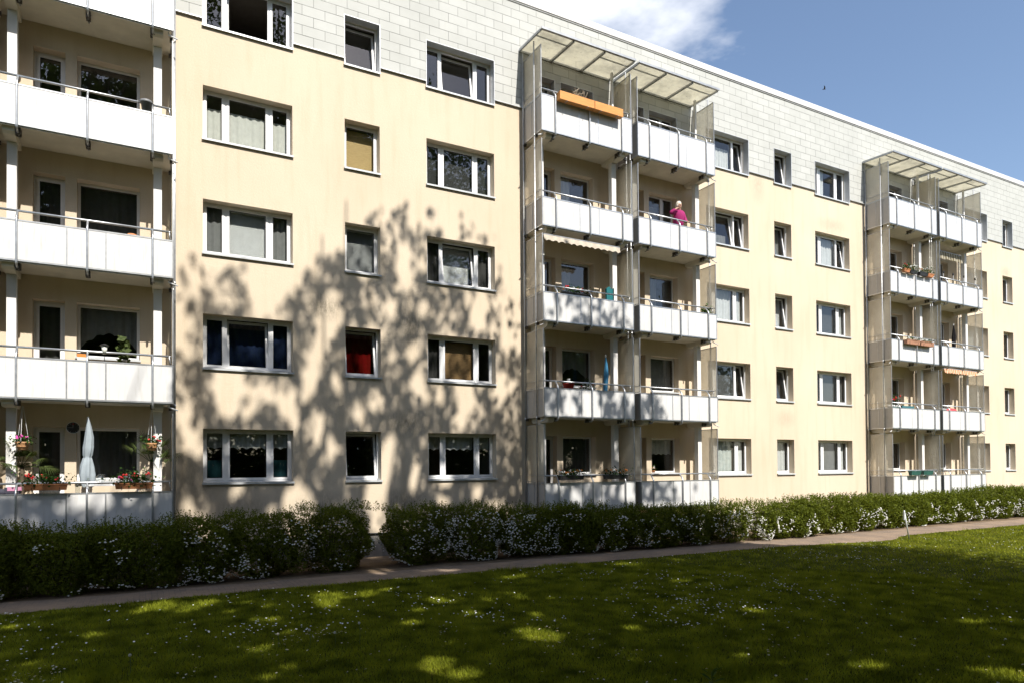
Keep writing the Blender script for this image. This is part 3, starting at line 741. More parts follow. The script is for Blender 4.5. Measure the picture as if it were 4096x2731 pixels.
LIT_G = [(-0.6, -6.46, .17, .22), (-1.72, -5.13, .13, .19), (.28, -4.54, .34, .56), (.87, -4.89, .26, .66), (1.31, -5.78, .1, .19), (1.57, -6.6, .1, .22), (-1.17, -7.78, .11, .18), (-1.41, -8.25, .07, .16), (1.31, -8.49, .08, .17),
 (3.07, -5.15, .41, .41), (2.91, -5.89, .29, .47), (4.24, -5.06, .19, .25), (3.74, -5.42, .22, .28), (4.88, -6.6, .46, .43), (4.73, -7.95, .23, .21), (5.58, -7.02, .21, .31), (6.02, -6.6, .19, .23), (1.93, -7.68, .14, .22),
 (3.69, -8.07, .22, .19), (1.44, -8.48, .16, .24), (1.58, -9.53, .17, .19), (1.27, -9.85, .14, .16), (3.3, -10.83, .28, .22), (3.19, -10.09, .16, .17), (1.85, -6.72, .16, .21), (1.95, -5.54, .12, .21), (5.02, -3.92, .22, .18),
 (6.98, -5.02, .17, .3), (3.7, -9.53, .12, .14), (4.13, -7.25, .17, .18), (7.28, -5.03, .19, .38), (6.12, -7.1, .17, .43), (5.54, -8.48, .31, .25), (5.66, -9.35, .13, .22), (5.05, -9.48, .32, .28), (5.3, -9.77, .17, .17),
 (10.59, -4.71, .44, .36), (12.03, -4.79, .16, .25), (9.9, -7.3, .27, .18), (6.41, -10.04, .19, .21), (5.42, -11.39, .15, .11), (5.59, -11.65, .16, .11), (6.65, -11.94, .09, .13), (5.74, -12.43, .31, .18), (6.56, -7.49, .14, .16),
 (6.39, -8.7, .1, .13), (8.87, -10.07, .16, .23), (4.96, -9.93, .34, .15), (6.86, -12.39, .1, .13), (7.53, -12.93, .26, .17), (8.6, -13.99, .3, .3), (11.07, -12.3, .26, .18), (6.19, -3.26, .56, .25), (4.93, -2.68, .31, .44), (5.59, -.15, .17, .28)]
LIT_W = [(3.95, 4.1, .28, .55), (4.1, 2.6, .3, .7), (3.3, 3.3, .5, .5), (2.6, 3.5, .6, .3), (2.2, 3.0, .35, .3), (5.6, 5.1, .4, .6), (6.9, 3.8, .3, .5), (8.2, 3.0, .22, .5), (5.2, 2.95, .35, .35), (5.6, 3.3, .3, .3), (7.8, 5.0, .3, .4),
         (9.5, 3.9, .35, .8), (9.7, 5.3, .25, .5), (9.3, .3, .6, .4), (5.9, -.1, .25, .4), (7.6, .5, .25, .3), (3.55, .9, .2, .4), (6.8, 1.5, .25, .5), (6.4, 6.9, .2, .3), (4.4, 1.9, .3, .4), (.95, 2.6, .25, .9), (1.3, .2, .3, .6), (1.0, 4.4, .15, .4), (2.0, -.3, .5, .3), (7.9, 7.9, .2, .5), (6.1, 5.9, .2, .4),
         (11.2, 2.0, .3, .7), (12.9, 1.2, .25, .4), (12.4, 3.6, .4, .4), (11.0, 4.6, .3, .4), (13.5, 2.6, .3, .5)]
SUNv = np.array(SUN)
def sin_noise(x, z, seed, sc):
    r = np.random.default_rng(seed); a = np.zeros_like(x)
    for i in range(9):
        th = r.uniform(0, 6.28); k = sc*r.uniform(.6, 1.9); a += np.sin(k*(x*np.cos(th)+z*.75*np.sin(th))+r.uniform(0, 6.28))
    return a/3.0
def keep_leaf(P):
    """prune leaves so that the crowns let light through where the photograph shows sun flecks"""
    tw = -P[:, 1]/(-SUNv[1]); tg = (P[:, 2]-G)/SUNv[2]
    X = P[:, 0]-SUNv[0]*tw; Z = P[:, 2]-SUNv[2]*tw
    wall = tw < tg
    zt = np.interp(X, [p[0] for p in WT], [p[1] for p in WT])
    kw = (Z < zt+NR.normal(size=len(P))*.12)
    hole = (sin_noise(X, Z, 3, 3.3) > 1.0) | (sin_noise(X, Z*.8, 8, 6.5) > 1.1)
    kw &= ~hole
    kw &= NR.random(len(P)) > .34
    for cx, cz, rx, rz in LIT_W:
        q = np.sqrt(((X-cx)/rx)**2+((Z-cz)/rz)**2); kw &= (q-.45)/.75 > NR.random(len(P))
    gx = P[:, 0]-SUNv[0]*tg; gy = P[:, 1]-SUNv[1]*tg
    kg = gx < 16.9+(-3.5-gy)*.95+.35*np.sin(gy*2.1)+NR.normal(size=len(P))*.15
    kg &= ~(sin_noise(gx, gy, 5, 2.6) > 2.1)
    for cx, cy, rx, ry in LIT_G:
        dx, dy = gx-cx, gy-cy
        a = dx*rt.x+dy*rt.y; b = dx*math.sin(YAW)+dy*math.cos(YAW)
        kg &= (np.sqrt((a/(rx*1.5))**2+(b/(ry*1.5))**2)-.5)/.7 > NR.random(len(P))
    k = np.where(wall, kw, kg)
    d = P-np.array(CAM_POS); w = d@np.array(fw); u = 2048+2731*(d@np.array(rt))/np.maximum(w, .01); vv = 1826.8-2731*(d@np.array(up))/np.maximum(w, .01)
    vis = (w > .05) & (u > -500) & (u < 4600) & (vv > -260) & (vv < 3100)
    return k & ~vis
def make_tree(base, crown, nclump, nleaf, seed, lsize=.225):
    r = np.random.default_rng(seed); t = thing('broadleaf_tree', 'tall broadleaf tree with open leafy crown across the lawn from the balconies', 'tree', (base[0], base[1], G), 'trees across the lawn')
    (cx, cy, cz), (rx, ry, rz) = crown
    q = r.normal(size=(nclump, 3)); q /= np.linalg.norm(q, axis=1)[:, None]; q *= (r.uniform(.12, 1, nclump)**(1/2.4))[:, None]
    C = q*np.array([rx, ry, rz])+np.array([cx, cy, cz])
    L = np.repeat(C, nleaf, 0)+r.normal(size=(nclump*nleaf, 3))*np.array([.62, .62, .45])
    L = L[keep_leaf(L)]
    lg = L[(L[:, 2]-G)/SUNv[2] < L[:, 1]/SUNv[1]]                      # leaves added where their shade lands on the lawn, to darken it
    L2 = np.concatenate([lg, lg])+r.normal(size=(2*len(lg), 3))*.3; L = np.concatenate([L, L2[keep_leaf(L2)]])
    b = np.array([base[0], base[1], G])
    v, f = leaf_quads(L-b, lsize, aspect=.72, rng=r)
    obj('crown', np_mesh('crown', v, f), MT['treeleaf'], t)
    m = MB(); h = cz+rz*.35-G
    dx, dy = cx-base[0], cy-base[1]
    spine = [(dx*s**1.6*.6, dy*s**1.6*.6, h*s) for s in (0, .15, .35, .6, .8, 1)]
    m.tube(spine, [.36, .28, .23, .17, .11, .05], 10)
    tr = obj('trunk', m.mesh('trunk', True), MT['bark'], t)
    m = MB()
    for i in range(16):
        s = .3+.6*i/16; p0 = Vector((dx*s**1.6*.6, dy*s**1.6*.6, h*s)); p2 = Vector(C[r.integers(nclump)]-b)
        if p2.z < p0.z: p2.z = p0.z+.8
        pm = (p0+p2)/2+Vector((0, 0, .6)); pts = [p0, pm, p2]
        if any((lambda pr: pr and -300 < pr[0] < 4400 and -200 < pr[1] < 3000)(project(*(p+Vector(b)))) for p in pts): continue
        m.tube([tuple(p) for p in pts], [.10, .06, .02], 6)
    obj('limb', m.mesh('limb', True), MT['bark'], t)
make_tree((-3.6, -21.0), ((0.2, -17.2, 15.0), (5.6, 6.2, 9.2)), 680, 44, 21)
make_tree((6.4, -21.5), ((6.6, -16.8, 16.0), (5.8, 6.4, 10.2)), 1050, 46, 22)
make_tree((15.5, -19.0), ((12.6, -15.2, 12.5), (5.6, 6.4, 8.6)), 720, 44, 23)
make_tree((2.0, -27.0), ((3.0, -21.8, 10.5), (8.5, 3.8, 5.8)), 520, 46, 24)
make_tree((18.5, -14.5), ((15.5, -13.2, 7.0), (4.2, 4.6, 4.2)), 300, 44, 25)
# unseen row of trees added to darken window reflections and block low sky
bt = None
for i in range(9):
    x = -34+i*10.5+rnd.uniform(-2, 2); y = -34+rnd.uniform(-2, 2); sc = rnd.uniform(1.0, 1.3)
    if bt is None:
        r = np.random.default_rng(77); q = r.normal(size=(420, 3)); q /= np.linalg.norm(q, axis=1)[:, None]; q *= (r.uniform(.2, 1, 420)**(1/2.6))[:, None]
        C = q*np.array([6.2, 4.5, 6.4])+np.array([0, 0, 7.0]); L = np.repeat(C, 26, 0)+r.normal(size=(420*26, 3))*.7; L[:, 2] = np.maximum(L[:, 2], .2)
        v, f = leaf_quads(L, .42, aspect=.75, rng=r); bt = np_mesh('far_crown', v, f)
        m = MB(); m.tube([(0, 0, 0), (.1, 0, 3), (0, .1, 8)], [.35, .26, .1], 9); btt = m.mesh('far_trunk', True)
    t = thing('broadleaf_tree', 'full round unseen tree added to darken the window reflections', 'tree', (x, y, G), 'unseen trees added for window reflections', rz=rnd.uniform(0, 6)); t.scale = (sc, sc, sc)
    obj('crown', bt, MT['treeleaf'], t); obj('trunk', btt, MT['bark'], t)

for i in range(15):  # unseen bushes added to close bright low gaps in the window reflections
    t = thing('reflection_bush', 'dense low unseen bush added to darken the window reflections', 'bush', (-8+i*3.5+rnd.uniform(-.4, .4), -30.5+rnd.uniform(-.5, .5), G-.25), 'unseen bushes added for window reflections', rz=rnd.uniform(0, 6)); sc = rnd.uniform(.85, 1.1)
    t.scale = (.36*sc, .36*sc, .30*sc); obj('foliage', bt, MT['treeleaf'], t)
# ------------------------------------------------------------------ grass, daisies
n = 480000
ang = NR.uniform(YAW-.68, YAW+.68, n); dd = NR.uniform(5.5, 17, n); k2 = NR.random(n) < .36; dd = np.where(k2, NR.uniform(17, 46, n), dd)
gx = np.sin(ang)*dd; gy = CAM_POS[1]+np.cos(ang)*dd
ny = np.interp(gx, [p[0] for p in NEAR], [p[1] for p in NEAR])
kk = gy < ny+NR.normal(size=n)*.035-.02
gx, gy, dd = gx[kk], gy[kk], dd[kk]; n = len(gx)
hgt = (.032+.030*NR.random(n))*(1+.8*(sin_noise(gx, gy, 9, 2.2) > .8))*np.where(NR.random(n) < .02, 1.8, 1)
wd = .0024+.00042*dd; th = NR.uniform(0, 6.283, n); ln = NR.normal(size=(n, 2))*.45*hgt[:, None]
v = np.empty((n, 3, 3))
v[:, 0] = np.stack([gx-np.cos(th)*wd, gy-np.sin(th)*wd, np.full(n, G-.002)], 1); v[:, 1] = np.stack([gx+np.cos(th)*wd, gy+np.sin(th)*wd, np.full(n, G-.002)], 1)
v[:, 2] = np.stack([gx+ln[:, 0], gy+ln[:, 1], G+hgt], 1)
obj('grass', np_mesh('grass', v.reshape(-1, 3), np.arange(n*3).reshape(n, 3)), MT['grass'], kind='stuff', label='short green lawn grass in front of the path', cat='grass')
def daisy_mesh():
    m = MB(); s = .010
    for i in range(9):
        a = 2*math.pi*i/9; b = .3
        m.quad((.003*math.cos(a), .003*math.sin(a), 0), (s*.75*math.cos(a-b), s*.75*math.sin(a-b), .001), (s*1.25*math.cos(a), s*1.25*math.sin(a), .002), (s*.75*math.cos(a+b), s*.75*math.sin(a+b), .001))
    np_ = len(m.f); m.ball((0, 0, .002), (.004, .004, .003), 6, 4); ny_ = len(m.f)
    m.tube([(0, 0, -.05), (.001, 0, 0)], .0012, 4)
    me = m.mesh('daisy')
    for k in ('daisy', 'yolk', 'stem'): me.materials.append(MT[k])
    for i, p in enumerate(me.polygons): p.material_index = 0 if i < np_ else 1 if i < ny_ else 2
    return me
DM = daisy_mesh()
cand = 26000
ang = NR.uniform(YAW-.65, YAW+.65, cand); dd = 6.8*(46/6.8)**NR.random(cand)
px = np.sin(ang)*dd; py = CAM_POS[1]+np.cos(ang)*dd
dens = np.exp(.9*sin_noise(px, py, 31, 1.3)+.8*sin_noise(px, py, 32, 3.7))*np.where(px > 7, 1.5, .8)*np.where(py < -10.5, .45, 1)
ok = (py < np.interp(px, [p[0] for p in NEAR], [p[1] for p in NEAR])-.12) & (NR.random(cand) < .10*dens)
px, py, dd = px[ok], py[ok], dd[ok]
o_ = np.argsort(dd); px, py, dd = px[o_], py[o_], dd[o_]
inside = []
for x, y in zip(px, py):
    p = project(x, y, G+.05); inside.append(bool(p and 0 < p[0] < 4096 and 0 < p[1] < 2731))
near = [i for i in range(len(px)) if inside[i]][:300]; ns = set(near)
for i in near:
    s = rnd.uniform(.85, 1.3)
    d = obj('daisy', DM, None, None, (px[i], py[i], G+.045+rnd.uniform(0, .02)), (rnd.uniform(-.3, .5), rnd.uniform(-.3, .3), rnd.uniform(0, 6)),
            label='small white daisy with yellow centre growing in the shaded lawn', cat='daisy', group='daisies in the lawn')
    d.scale = (s, s, 1)
far = [i for i in range(len(px)) if i not in ns]
V = []; F = []
for i in far:
    z = G+.05+rnd.uniform(0, .02); s = .0125*rnd.uniform(.8, 1.3); a0 = rnd.uniform(0, 6); tl = rnd.uniform(-.4, .1)
    k = len(V); V += [(px[i]+s*math.cos(a0+j*1.0472), py[i]+s*math.sin(a0+j*1.0472), z-tl*s*math.sin(a0+j*1.0472)) for j in range(6)]; F.append(tuple(range(k, k+6)))
me = bpy.data.meshes.new('further_daisies'); me.from_pydata(V, [], F)
obj('further_daisies', me, MT['daisy'], kind='stuff', label='scattered white daisies farther across the lawn', cat='daisies')

# ------------------------------------------------------------------ the hedge of flowering shrubs
def make_shrub(x, y, w, d, top, nleaf, lsize, flow, label, seed, lit=False):
    r = np.random.default_rng(seed); t = thing('hedge_shrub', label, 'shrub', (x, y, G), 'flowering shrubs of the hedge')
    top += r.uniform(-.10, .06); h = top-G; a, b, c = w/2, d/2, h/2
    u = r.uniform(-1, 1, (nleaf*5, 3)); rr = (np.abs(u)**3.2).sum(1)**(1/3.2)
    m = (rr < 1) & ((rr > .74) | (r.random(len(u)) < .10)); u = u[m][:nleaf]
    lump = 1+.15*np.sin(u[:, 0]*4+seed)*np.cos(u[:, 1]*3+seed*2)+.09*np.sin(u[:, 2]*5+u[:, 0]*6+seed*3)-.06*u[:, 0]**2
    def place(u, lump):
        tz = (u[:, 2]+1)/2; q = u*lump[:, None]*np.array([a, b, c]); q[:, 0] *= .90+.12*tz; q[:, 1] *= .80+.22*tz; q[:, 2] = np.maximum((u[:, 2]*np.minimum(lump, 1.08)+1)*c, .03); return q
    P = place(u, lump)
    S = np.full(len(P), lsize); inner = (np.abs(u)**3.2).sum(1)**(1/3.2) < .74; S[inner] *= 2.2
    nsp = int(95*w); sx = r.uniform(-a, a, nsp)*.95; sy = r.uniform(-b, b, nsp)*.85; sh = r.uniform(.06, .24, nsp)
    k = 9; sp = np.repeat(np.stack([sx, sy, np.full(nsp, h*.955)+.05*np.sin(sx*5+seed)], 1), k, 0); tt = np.tile(np.linspace(0, 1, k), nsp)
    ln = np.repeat(r.normal(size=(nsp, 2))*.03, k, 0)
    sp[:, 2] += tt*np.repeat(sh, k); sp[:, :2] += ln*tt[:, None]; sp[:, :2] += r.normal(size=(nsp*k, 2))*.012
    v, f = leaf_quads(np.concatenate([P, sp]), np.concatenate([S, np.full(len(sp), lsize*.85)]), tilt=np.array([0, -.25, .35]), aspect=.55, rng=r)
    obj('foliage', np_mesh('foliage', v, f), MT['shrub'], t)
    m = MB()
    for i in range(14):
        an = r.uniform(0, 6.28); ro = r.uniform(.05, .2); e = place(np.array([[r.uniform(-.8, .8), r.uniform(-.8, .8), r.uniform(.2, .9)]]), np.ones(1))[0]
        p0 = (ro*math.cos(an), ro*math.sin(an)*.6, 0); m.tube([p0, tuple((np.array(p0)+e)/2+np.array([0, 0, .1])), tuple(e)], [.014, .010, .004], 5)
    obj('branches', m.mesh('branches'), MT['shrubcore'], t)
    nf = int(150*w*flow)
    if nf:
        nch = max(3, nf//9); V = []
        for i in range(nch):
            s0 = np.array([r.uniform(-1, 1), -r.uniform(.55, 1) if r.random() < .85 else r.uniform(-1, 1), r.uniform(-.95, .75 if x < 17 else .35)])
            s0 /= (np.abs(s0)**3.2).sum()**(1/3.2); dr = np.array([r.normal()*.08, 0, -r.uniform(.02, .12)])
            for j in range(r.integers(4, 14)):
                uu = s0+dr*j*.16+r.normal(size=3)*np.array([.11, .07, .10]); uu /= max(1e-3, (np.abs(uu)**3.2).sum()**(1/3.2)); V.append(uu*1.03)
        U = np.array(V); lump = 1+.15*np.sin(U[:, 0]*4+seed)*np.cos(U[:, 1]*3+seed*2)+.07*np.sin(U[:, 2]*5+U[:, 0]*6+seed*3)
        Q = place(U, lump); nq = len(Q); rad = r.uniform(.016, .030, nq)
        oc = np.array([(1, 0, 0), (.31, .95, 0), (-.81, .59, 0), (-.81, -.59, 0), (.31, -.95, 0), (0, 0, .75), (0, 0, -.5)])
        fa = np.array([(0, 1, 5), (1, 2, 5), (2, 3, 5), (3, 4, 5), (4, 0, 5), (1, 0, 6), (2, 1, 6), (3, 2, 6), (4, 3, 6), (0, 4, 6)])
        th = r.uniform(0, 6.28, nq); cs, sn = np.cos(th), np.sin(th)
        W_ = oc[None]*rad[:, None, None]; WX = W_[:, :, 0]*cs[:, None]-W_[:, :, 1]*sn[:, None]; WY = W_[:, :, 0]*sn[:, None]+W_[:, :, 1]*cs[:, None]
        VV = np.stack([WX, WY, W_[:, :, 2]], 2)+Q[:, None]+r.normal(size=(nq, 7, 3))*.004
        FF = (fa[None]+(np.arange(nq)*7)[:, None, None]).reshape(-1, 3)
        obj('blossom', np_mesh('blossom', VV.reshape(-1, 3), FF), MT['blossom'], t, kind='stuff')
    return t
SH = [ # x, width, flower density, label
 (-4.3, 1.7, .2, 'dark leafy hedge shrub beneath the outer balcony of the parasol tower'),
 (-2.8, 1.7, .12, 'dark hedge shrub with sparse blossoms below the balcony box of red geraniums and pink bag'),
 (-1.4, 1.6, .14, 'dark leafy hedge shrub below the closed grey parasol'),
 (-.1, 1.6, .22, 'dark hedge shrub below the right hanging basket, low blossoms at its foot'),
 (1.15, 1.4, .75, 'hedge shrub speckled with white blossom at the corner of the parasol tower'),
 (2.5, 1.6, .4, 'dark hedge shrub beneath the ground floor window with teal curtains'),
 (4.08, 1.75, .45, 'rounded dark shrub at the edge of the hedge gap, left of the cellar window'),
 (6.08, 1.7, .9, 'shrub thick with white blossom at the hedge gap, right of the cellar window'),
 (7.65, 1.7, 1.5, 'shrub smothered in white blossom below the ground floor lace valance window'),
 (9.15, 1.6, 1.5, 'shrub full of drooping white blossom before the foot of the middle tower downpipes'),
 (10.6, 1.6, .35, 'dark green shrub below the left pansy box of the middle tower'),
 (12.1, 1.6, .75, 'shrub with bright white sprays below the right pansy box of the middle tower'),
 (13.6, 1.6, .3, 'dark green shrub between the two halves of the middle tower'),
 (15.0, 1.5, .6, 'dark shrub with white sprays below the right half of the middle tower'),
 (16.25, 1.1, .55, 'thin dark shrub at the right corner of the middle tower'),
 (17.55, 1.1, 1.3, 'sparse white flowering shrub with wall light showing through it'),
 (18.75, 1.4, .45, 'sunlit shrub with white blossom just right of the sparse shrub'),
 (19.85, 1.3, .35, 'sunlit round shrub ending beside the bare sandy patch'),
 (21.6, 1.8, .4, 'sunlit green shrub right of the bare sandy patch'),
 (23.2, 1.7, .5, 'sunlit shrub behind the leaning white pole'),
 (24.8, 1.7, .3, 'sunlit shrub below the ground floor window with grey blinds'),
 (26.4, 1.7, .25, 'sunlit shrub at the left foot of the far tower'),
 (28.0, 1.7, .3, 'sunlit shrub below the two green planters'),
 (29.6, 1.7, .35, 'sunlit shrub between the two halves of the far tower'),
 (31.2, 1.6, .6, 'sunlit shrub with white clusters beside the dark hedge notch'),
 (33.1, 1.8, .4, 'sunlit taller shrub right of the dark hedge notch'),
 (34.8, 1.8, .45, 'sunlit taller shrub at the right foot of the far tower'),
 (36.5, 1.8, .35, 'sunlit tall shrub past the far tower'),
 (38.2, 1.8, .35, 'sunlit tall shrub under the last small ground floor window'),
 (39.9, 1.8, .35, 'sunlit tall shrub beyond the last small window')]
for i, (x, w, fl, lab) in enumerate(SH):
    fy = float(np.interp(x, [-4, 0, 3.3, 7.4, 13.5, 19.2, 22, 30, 40], [-2.95, -2.9, -2.65, -2.55, -3.0, -3.25, -2.95, -2.65, -2.6]))
    tp = float(np.interp(x, [-4, 1.5, 3.7, 7, 11, 14.5, 17.5, 19, 25, 30, 34, 40], [.42, .42, .52, .48, .32, .31, .22, .30, .18, .24, .40, .45]))
    d = 1.35; nl = 15000 if x < 12 else 11000 if x < 21 else 8000
    if abs(x-17.55) < .01: nl = 3800
    if abs(x-16.25) < .01: nl = 6500
    make_shrub(x, fy+d/2, w*(1.22 if abs(x-17.55) > .01 else 1) if x not in (4.08, 6.08, 19.85, 21.6) else w*1.05, d, tp, nl, .050 if x < 10 else .056 if x < 21 else .066, fl, lab, 100+i)

# ------------------------------------------------------------------ things on the balconies
def FZ(fl): return fl*H+.335          # balcony floor level
def rail_z(fl): return fl*H+(1.4865 if fl == 4 else 1.245)
def leaf_part(parent, c, n, spread, size, mat, seed, name='foliage', aspect=.8):
    r = np.random.default_rng(seed); P = r.normal(size=(n, 3))*np.array(spread)*.5+np.array(c); P[:, 2] = np.maximum(P[:, 2], c[2]-spread[2]*.8)
    v, f = leaf_quads(P, size, aspect=aspect, rng=r); return obj(name, np_mesh(name, v, f), mat, parent)
def flower_part(parent, pts, rad, mat, name='flower'):
    m = MB()
    rr = random.Random(len(pts)*13+int(rad*1e4))
    for p in pts:
        for k in range(5):
            q = (p[0]+rr.gauss(0, rad*.55), p[1]+rr.gauss(0, rad*.55), p[2]+rr.gauss(0, rad*.4)); m.ball(q, rad*rr.uniform(.4, .65), 6, 4)
    return obj(name, m.mesh(name), mat, parent, kind='stuff')
def flower_box(x0, x1, y, z, h, mat, label, flowers, fol=260, fmat='geranium', group=None, lush=.12, hook=True, d=.16, seed=1, taper=.02):
    """rail planter: trough, wire holder, foliage and blooms; z is its underside"""
    w = x1-x0; t = thing('flower_box', label, 'planter', ((x0+x1)/2, y, z), group)
    m = MB(); a = w/2
    m.v += [(-a+taper, -d/2+taper, 0), (a-taper, -d/2+taper, 0), (a-taper, d/2-taper, 0), (-a+taper, d/2-taper, 0), (-a, -d/2, h), (a, -d/2, h), (a, d/2, h), (-a, d/2, h)]
    m.f += [(0, 3, 2, 1), (0, 1, 5, 4), (1, 2, 6, 5), (2, 3, 7, 6), (3, 0, 4, 7)]
    m.box(-a-.008, a+.008, -d/2-.008, -d/2+.004, h-.02, h+.006); m.box(-a-.008, a+.008, d/2-.004, d/2+.008, h-.02, h+.006)
    m.box(-a+.01, a-.01, -d/2+.01, d/2-.01, h-.03, h-.02)
    obj('trough', m.mesh('trough'), mat, t)
    if hook:
        for sx in (-w*.32, w*.32):
            m = MB(); m.tube([(sx, d/2+.05, h+.02), (sx, d/2+.02, h+.03), (sx, d/2+.012, -.02), (sx, -d/2-.012, -.02), (sx, -d/2-.012, h*.5)], .006, 5); obj('holder', m.mesh('holder'), MT['black'], t)
    if fol: leaf_part(t, (0, 0, h+lush*.45), fol, (w*.55, d*.9, lush), .055, MT[fmat] if isinstance(fmat, str) else fmat, seed)
    rr = random.Random(seed)
    for mat_, n, r_ in flowers:
        flower_part(t, [(rr.uniform(-a*.9, a*.9), rr.uniform(-d*.5, d*.3), h+lush*rr.uniform(.5, 1.15)) for _ in range(n)], r_, MT[mat_] if isinstance(mat_, str) else mat_)
    return t
def closed_parasol(x, y, z0, htop, col, label, width=.28, tied=True, seed=3):
    t = thing('closed_parasol', label, 'parasol', (x, y, z0)); hh = htop-z0
    m = MB(); m.tube([(0, 0, .03), (0, 0, hh-.02)], .016, 8); obj('pole', m.mesh('pole', True), MT['steelw'], t)
    m = MB(); m.lathe([(.20, 0), (.20, .03), (.03, .055), (.022, .30)], seg=16); obj('foot', m.mesh('foot'), MT['alud'], t)
    m = MB(); L = min(1.42, hh-.12); rr = random.Random(seed); seg = 30; prof = [(0, .018), (.10, .045), (.28, .078), (.44, .088), (.555, .082), (.58, .062), (.605, .078), (.72, .115), (.85, .135), (.94, .128), (1.0, .10)] if tied else [(0, .015), (.15, .05), (.4, .085), (.7, .075), (1.0, .045)]
    n0 = 0
    for i, (s, r_) in enumerate(prof):
        for k in range(seg):
            a = 2*math.pi*k/seg; q = r_*(width/.28)*(1+.22*math.sin(a*6+s*4)*min(1, s*2.5)+.07*math.sin(a*3+s*9)); zz = hh-.04-L*s+(.06*math.sin(a*4+1) if i == len(prof)-1 else 0)
            m.v.append((q*math.cos(a)+.018*math.sin(s*6), q*math.sin(a), zz))
    for i in range(len(prof)-1):
        for k in range(seg):
            a0 = i*seg+k; a1 = i*seg+(k+1) % seg; m.f.append((a0, a0+seg, a1+seg, a1))
    obj('canopy_cloth', m.mesh('canopy_cloth', True), col, t)
    m = MB(); m.ball((0, 0, hh-.015), .024, 8, 6); obj('finial', m.mesh('finial', True), MT['steelw'], t)
    return t
def flower_pot(x, y, z, r, h, mat, label, cat='flower pot', fol=0, fmat=None, lush=.15, flowers=(), seed=4, size=.05):
    t = thing('flower_pot', label, cat, (x, y, z))
    m = MB(); m.lathe([(r*.68, 0), (r*.98, h*.82), (r*1.1, h*.82), (r*1.1, h), (r*.95, h), (r*.93, h*.9)], seg=18); obj('pot', m.mesh('pot', True), mat, t)
    if fol: leaf_part(t, (0, 0, h+lush*.4), fol, (r*1.6, r*1.6, lush), size, fmat or MT['geranium'], seed)
    rr = random.Random(seed)
    for mm, n, fr in flowers: flower_part(t, [(rr.uniform(-r, r), rr.uniform(-r, r), h+lush*rr.uniform(.4, 1.1)) for _ in range(n)], fr, MT[mm])
    return t
def hanging_basket(x, y, ztop, zrim, col, label, flowers, seed):
    t = thing('hanging_basket', label, 'hanging basket', (x, y, zrim-.17))
    m = MB(); m.lathe([(.075, 0), (.085, .01), (.095, .055), (.108, .06), (.108, .075), (.112, .12), (.128, .14), (.13, .17), (.115, .17), (.11, .15)], seg=18); obj('pot', m.mesh('pot', True), col, t)
    for i in range(3):
        a = i*2.094+.4; m = MB(); m.tube([(.115*math.cos(a), .115*math.sin(a), .165), (.012*math.cos(a), .012*math.sin(a), ztop-zrim+.17)], .0045, 5); obj('chain', m.mesh('chain'), MT['steelw'], t)
    leaf_part(t, (0, 0, .21), 200, (.20, .20, .13), .05, MT['geranium'], seed)
    rr = random.Random(seed)
    for mm, n, r_ in flowers: flower_part(t, [(rr.uniform(-.13, .13), rr.uniform(-.14, 0), .22+rr.uniform(0, .09)) for _ in range(n)], r_, MT[mm])
def fan_palm(x, y, z, trunk_h, label, seed, flip=1):
    t = thing('fan_palm', label, 'palm', (x, y, z)); r = random.Random(seed)
    m = MB(); m.lathe([(.13, 0), (.16, .22), (.17, .24), (.15, .24)], seg=16); obj('pot', m.mesh('pot', True), plain('brown_pot', (.16, .10, .07), .6), t)
    m = MB(); m.tube([(0, 0, .2), (.01, 0, .2+trunk_h)], [.045, .035], 8); obj('trunk', m.mesh('trunk'), MT['bark'], t)
    for i in range(15):
        az = r.uniform(0, 6.283); el = r.uniform(-.1, 1.15); ln = r.uniform(.3, .5); p0 = Vector((0, 0, .2+trunk_h)); d = Vector((math.cos(az)*math.cos(el), math.sin(az)*math.cos(el)*.7, math.sin(el)))
        p1 = p0+d*ln; m = MB(); m.tube([tuple(p0), tuple((p0+p1)/2+Vector((0, 0, .02))), tuple(p1)], .006, 4)
        side = d.cross(Vector((0, 0, 1))).normalized(); upv = side.cross(d)
        for k in range(17):
            a = (k-8)*.16; bl = ln*(.85-.022*abs(k-8)); e = (d*math.cos(a)+side*math.sin(a)).normalized(); tip = p1+e*bl*.95+Vector((0, 0, -.05-.09*abs(a)))
            wv = (e.cross(upv)).normalized()*.010; q = p1+e*bl*.45+upv*.01
            m.quad(tuple(p1), tuple(q+wv), tuple(tip), tuple(q-wv))
        obj('frond', m.mesh('frond'), MT['palm'], t)
MT['palm'] = leaf_mat('palm_leaves', (.035, .055, .015), (.11, .14, .05), .25, 14)
MT['parasol'] = fabric('grey_blue_parasol', (.44, .50, .54), .25)
MT['pansy'] = leaf_mat('pansy_leaves', (.012, .03, .008), (.04, .075, .02), .2, 30)
# ---- tower 1, lowest balcony
closed_parasol(-.98, -.80, FZ(0), 2.66, MT['parasol'], 'closed grey blue parasol tied in the middle on the lowest balcony', seed=3)
flower_box(-2.06, -1.32, -1.22, 1.105, .125, MT['terra'], 'terracotta box of red geraniums nearer the pink bag on the parasol balcony', [('red', 6, .035)], fol=330, seed=11, lush=.16)
flower_box(-.47, .257, -1.22, 1.10, .125, MT['terra'], 'terracotta box of red and pink geraniums below the glass globes', [('red', 6, .038), ('pink', 2, .04)], fol=420, seed=12, lush=.18)
hanging_basket(-2.15, -.72, 2.56+.3, 2.11, plain('banded_pot', (.42, .22, .10), .7, var=.35, nscale=30), 'banded hanging pot with purple pink flowers on chains', [('pink', 4, .032)], 21)
hanging_basket(.24, -.72, 2.86, 2.11, plain('banded_pot', (.42, .22, .10), .7), 'banded hanging pot with red flowers on chains', [('red', 4, .028)], 22)
fan_palm(-2.2, -.42, FZ(0), 1.05, 'fan palm behind the hanging pot with purple pink flowers', 31)
